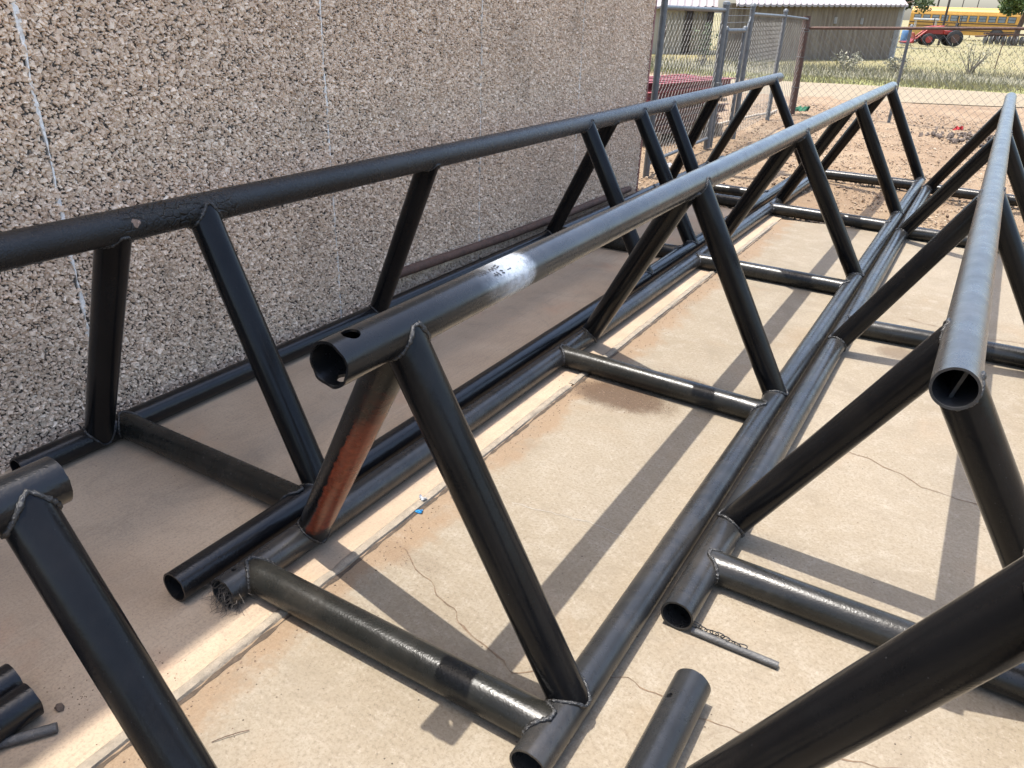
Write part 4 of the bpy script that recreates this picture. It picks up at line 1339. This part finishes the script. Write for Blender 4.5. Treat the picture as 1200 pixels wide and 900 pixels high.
sa, sb = (-9.55, 31.2), (-4.95, 41.4)
shed = empty('brown_shed', (-7.8, 36.0, 0)); tag(shed, 'long brown corrugated metal shed with a pale ribbed roof', 'shed')
corrugated('wall', sa, sb, -0.2, 1.93, -0.2, 2.20, 0.28, 0.035, M_SHEDB, shed)
def roof_sheet(name, a, b, za, zb, run, rise, parent, pitch=0.35, over=0.35):
    off = parent.location
    a = Vector((a[0] - off.x, a[1] - off.y, 0)); b = Vector((b[0] - off.x, b[1] - off.y, 0))
    L = (b - a).length; d = (b - a) / L; nrm = Vector((d.y, -d.x, 0))
    back = Vector((-0.30, 0.954, 0))
    n = int(L / pitch) * 4
    V = []; F = []
    for i in range(n + 1):
        t = i / n; o = 0.05 if i % 4 == 1 else 0.0
        p = a.lerp(b, t); z = za + (zb - za) * t
        e = p + nrm * over; r_ = p + back * run
        for q, zz in ((e, z - rise * over / run), (r_, z + rise)):
            V += [(q.x, q.y, zz + o), (q.x, q.y, zz + o - 0.08)]
        if i:
            k = 4 * i
            F += [(k - 4, k, k + 2, k - 2), (k - 3, k - 1, k + 3, k + 1), (k - 4, k - 3, k + 1, k)]
    return np_mesh(name, V, F, M_ROOF, parent)
roof_sheet('roof', sa, sb, 1.98, 2.26, 6.0, 1.5, shed)
d_ = Vector((sb[0] - sa[0], sb[1] - sa[1], 0)).normalized()
MB().prism([(0, 0), (0.36, 0.02), (0.36, 0.5), (0, 0.5)], -0.2, 2.12, Matrix.Translation((sb[0] + 7.8 - 0.20, sb[1] - 36.0 - 0.08, 0))).build('corner_pillar', M_POSTL, shed)
MB().box((-0.2, 0.6, -0.2), (0.1, 8, 2.0), Matrix.Translation((sb[0] + 7.8 - 0.7, sb[1] - 36.0, 0)) @ Matrix.Rotation(math.atan2(0.405, 0.914) + 0.7, 4, 'Z')).build('end_wall', M_SHEDB, shed)
for k in range(6):
    t = (k + 0.5) / 6
    MB().box((-0.05, -0.05, 1.35), (0.05, 0.05, 1.6), Matrix.Translation((sa[0] + (sb[0] - sa[0]) * t + 7.8 + 0.06, sa[1] + (sb[1] - sa[1]) * t - 36, 0))).build('vent_block', M_POSTL, shed) if k in (3, 4) else None

ta, tb = (-15.2, 30.5), (-11.6, 35.6)
shed2 = empty('beige_shed', (-13, 34, 0)); tag(shed2, 'beige metal shed with a pinkish roof behind the tall gate', 'shed')
corrugated('wall', ta, tb, -0.2, 1.72, -0.2, 1.88, 0.3, 0.03, M_SHEDT, shed2)
roof_sheet('roof', ta, tb, 1.78, 1.93, 5.0, 1.6, shed2)
for t in (0.80, 0.97):
    x = ta[0] + (tb[0] - ta[0]) * t; y = ta[1] + (tb[1] - ta[1]) * t
    MB().box((-0.11, -0.11, -0.2), (0.11, 0.11, 1.8), Matrix.Translation((x + 13 + 0.15, y - 34 - 0.12, 0))).build('post', M_DARK, shed2)

# ------------------------------------------------------------------ bus, tractor, things in the far field
M_YEL = plain('bus_yellow', (0.60, 0.31, 0.045), 0.55, 0, 0.12, 1.5)
M_BLK = plain('black_trim', (0.02, 0.02, 0.02), 0.6)
M_GLASS = plain('dusty_window', (0.20, 0.235, 0.25), 0.15, 0, 0.25, 1.2)
M_RUB = plain('tyre_rubber', (0.022, 0.022, 0.022), 0.85, 0, 0.3, 8)
M_RED = plain('tractor_red', (0.38, 0.032, 0.02), 0.45, 0, 0.2, 3)
M_WHT = plain('white_paint', (0.72, 0.71, 0.68), 0.6, 0, 0.1, 3)

def wheel(parent, x, y, r, w, rimmat, name='wheel'):
    o = MB().tube([(0, -w / 2, 0), (0, -w * .42, 0), (0, w * .42, 0), (0, w / 2, 0)], [r * .93, r, r, r * .93], 26).build('tyre' if False else name, M_RUB, parent, smooth=40)
    o.location = (x, y, r)
    MB().tube([(0, -w / 2 - 0.015, 0), (0, w / 2 + 0.015, 0)], r * 0.55, 20).build('rim', rimmat, o, smooth=40)
    return o

def make_bus(label):
    o = empty('school_bus', (0, 0, 0)); tag(o, label, 'bus')
    # body outline in section (y depth, z) extruded along x
    L = 9.6; W = 2.3
    sec = [(0, 0.42), (0, 2.20), (0.06, 2.48), (0.22, 2.68), (0.5, 2.80), (W / 2, 2.86), (W - .5, 2.80), (W - .22, 2.68), (W - .06, 2.48), (W, 2.20), (W, 0.42)]
    n = len(sec)
    P = [(0, y, z) for y, z in sec] + [(L, y, z) for y, z in sec]
    fs = [tuple(range(n)), tuple(range(2 * n - 1, n - 1, -1))] + [(i, n + i, n + (i + 1) % n, (i + 1) % n) for i in range(n)]
    MB().add(P, fs).build('body', M_YEL, o, bevel=0.02)
    for z in (0.78, 1.12, 1.42):
        MB().box((0.02, -0.035, z), (L - .02, 0.002, z + 0.07)).build('rub_rail', M_BLK, o)
    for k in range(11):
        x = 0.35 + k * 0.83
        if x + 0.66 > L: break
        w = MB().box((x, -0.012, 1.60), (x + 0.66, 0.02, 2.14)).build('window', M_BLK, o)
        MB().box((x + .04, -0.02, 1.63), (x + .62, -0.013, 1.86)).build('pane', M_GLASS, w)
        MB().box((x + .04, -0.02, 1.90), (x + .62, -0.013, 2.10)).build('pane', M_GLASS, w)
    for x in (1.9, L - 1.6):
        MB().prism([(x + 0.66 * math.cos(t), 0.46 + 0.62 * math.sin(t)) for t in np.linspace(0, math.pi, 13)], 0, 0.03, Matrix(((1, 0, 0, 0), (0, 0, -1, 0.004), (0, 1, 0, 0), (0, 0, 0, 1)))).build('wheel_arch', M_BLK, o)
        wheel(o, x, 0.10, 0.48, 0.28, M_BLK)
        wheel(o, x, W - 0.1, 0.48, 0.28, M_BLK)
    return o
bus = make_bus('yellow school bus parked across the far field behind the tractor')
bus.location = (-10.2, 94.5, 0); bus.rotation_euler = (0, 0, R(-3))
bus2 = dup(bus); bus2.location = (0.55, 93.5, 0)
bus2['label'] = 'second yellow bus behind the green tree at the right edge'

tr = empty('tractor', (-5.2, 66.4, 0), R(20)); tag(tr, 'red tractor with a front loader standing in the field before the bus', 'tractor')
# local x: front at -x
MB().prism([(-0.95, 0.75), (0.35, 0.75), (0.35, 1.25), (-0.2, 1.30), (-0.95, 1.18)], -0.28, 0.28, Matrix(((1, 0, 0, 0), (0, 0, 1, 0), (0, 1, 0, 0), (0, 0, 0, 1)))).build('hood', M_RED, tr, bevel=0.03)
MB().box((-0.85, -0.22, 0.45), (1.5, 0.22, 0.76)).build('chassis', M_BLK, tr)
MB().box((0.35, -0.42, 0.75), (1.45, 0.42, 1.0)).build('fender', M_RED, tr, bevel=0.04)
s_ = MB().box((0.75, -0.25, 1.0), (1.2, 0.25, 1.1)); s_.box((1.12, -0.25, 1.1), (1.22, 0.25, 1.5)); s_.build('seat', M_BLK, tr, bevel=0.02)
MB().tube([(0.40, 0, 1.2), (0.58, 0, 1.42)], 0.025, 8).build('steering_column', M_BLK, tr)
MB().tube([(-0.35, 0.1, 1.25), (-0.35, 0.1, 1.75)], 0.035, 8).build('exhaust', M_BLK, tr)
for s in (-1, 1):
    wheel(tr, 1.05, s * 0.62, 0.52, 0.30, M_RUST)
    wheel(tr, -0.62, s * 0.58, 0.40, 0.24, M_RED)
    MB().tube([(0.25, s * 0.40, 1.25), (-0.6, s * 0.42, 1.15), (-1.35, s * 0.42, 0.45), (-1.65, s * 0.42, 0.32)], 0.06, 8).build('loader_arm', M_RED, tr, smooth=50)
    MB().tube([(1.25, s * 0.38, 0.9), (1.25, s * 0.38, 1.95)], 0.03, 8).build('roll_bar', M_BLK, tr)
MB().tube([(1.25, -.38, 1.95), (1.25, .38, 1.95)], 0.03, 8).build('roll_bar', M_BLK, tr)
bk = [(-1.62, 0.12), (-2.2, 0.12), (-2.28, 0.2), (-1.75, 0.22), (-1.62, 0.42), (-1.72, 0.78), (-1.66, 0.80), (-1.52, 0.42)]
MB().prism(bk, -0.72, 0.72, Matrix(((1, 0, 0, 0), (0, 0, 1, 0), (0, 1, 0, 0), (0, 0, 0, 1)))).build('bucket', M_RED, tr)

cart = empty('white_cart', (-6.55, 71.5, 0)); tag(cart, 'white topped cart standing behind the front of the red tractor', 'cart')
MB().box((-0.75, -0.5, 0.55), (0.75, 0.5, 1.02)).build('box_body', plain('cart_yellow', (0.62, 0.36, 0.08), 0.5), cart, bevel=0.02)
MB().box((-0.85, -0.6, 1.62), (0.85, 0.6, 1.74)).build('canopy', M_WHT, cart, bevel=0.03)
for sx in (-0.7, 0.7):
    for sy in (-0.45, 0.45):
        MB().tube([(sx, sy, 1.0), (sx, sy, 1.63)], 0.03, 8).build('canopy_post', M_WHT, cart)
for sx in (-0.5, 0.5):
    wheel(cart, sx, -0.5, 0.28, 0.14, M_WHT); wheel(cart, sx, 0.5, 0.28, 0.14, M_WHT)

br = MB().tube([(0, 0, 0), (0, 0, 0.05), (0, 0, 0.35), (0, 0, 0.55), (0, 0, 0.86), (0, 0, 0.9)], [0.28, 0.30, 0.31, 0.31, 0.30, 0.28], 20).build('barrel', plain('blue_plastic_drum', (0.10, 0.22, 0.40), 0.5, 0, 0.15, 4), smooth=40)
br.location = (-7.35, 68.0, 0)
tag(br, 'blue plastic drum standing beside the shed corner and tractor', 'drum')

hr = empty('disc_harrow', (-0.55, 80.0, 0), R(10)); tag(hr, 'dark steel disc harrow parked in the grass below the green tree', 'harrow')
fr = MB()
for y in (-0.5, 0.5): fr.box((-2.2, y - .06, 0.72), (2.2, y + .06, 0.86))
for x in (-2.1, -0.7, 0.7, 2.1): fr.box((x - .05, -0.44, 0.74), (x + .05, 0.44, 0.84))
fr.build('frame', M_RUST, hr)
d0 = None
for y in (-0.5, 0.5):
    for k in range(10):
        if d0 is None:
            d0 = MB().tube([(-0.02, 0, 0), (0.0, 0, 0), (0.05, 0, 0)], [0.05, 0.33, 0.34], 18).build('disc', M_OLDSTEEL, hr); o = d0
        else:
            o = d0.copy(); col.objects.link(o); o.parent = hr
        o.location = (-2.0 + k * 0.44, y, 0.34); o.rotation_euler = (0, 0, R(18 if y > 0 else -18))
for x in (-1.4, 0, 1.4): MB().box((x - .04, -.04, 0.34), (x + .04, .04, 0.72), Matrix.Translation((0, -0.5, 0))).build('hanger', M_RUST, hr)
MB().tube([(0, -0.5, 0.8), (-2.9, -0.4, 0.55)], 0.06, 8).build('tongue', M_RUST, hr)

M_POLE = plain('dark_pole', (0.055, 0.04, 0.03), 0.85, 0, 0.3, 3)
for k, (x, y, h, r_) in enumerate([(-5.2, 70.0, 8.5, 0.085), (-9.25, 110.0, 9.0, 0.10), (-6.72, 110.0, 9.0, 0.05), (-5.2, 110.0, 9.0, 0.05)]):
    po = empty('utility_pole', (x, y, 0))
    tag(po, ['dark utility pole standing between the tractor and the yellow bus', 'thick dark pole rising behind the roof of the bus', 'thin pole behind the middle of the bus roof', 'thin pole behind the bus nearest the green tree'][k], 'pole', 'poles by the bus')
    MB().tube([(0, 0, -0.3), (0, 0, h)], [r_, r_ * 0.75], 10).build('shaft', M_POLE, po, smooth=40)
    MB().box((-0.9, -0.06, h - 0.9), (0.9, 0.06, h - 0.78)).build('cross_arm', M_POLE, po)
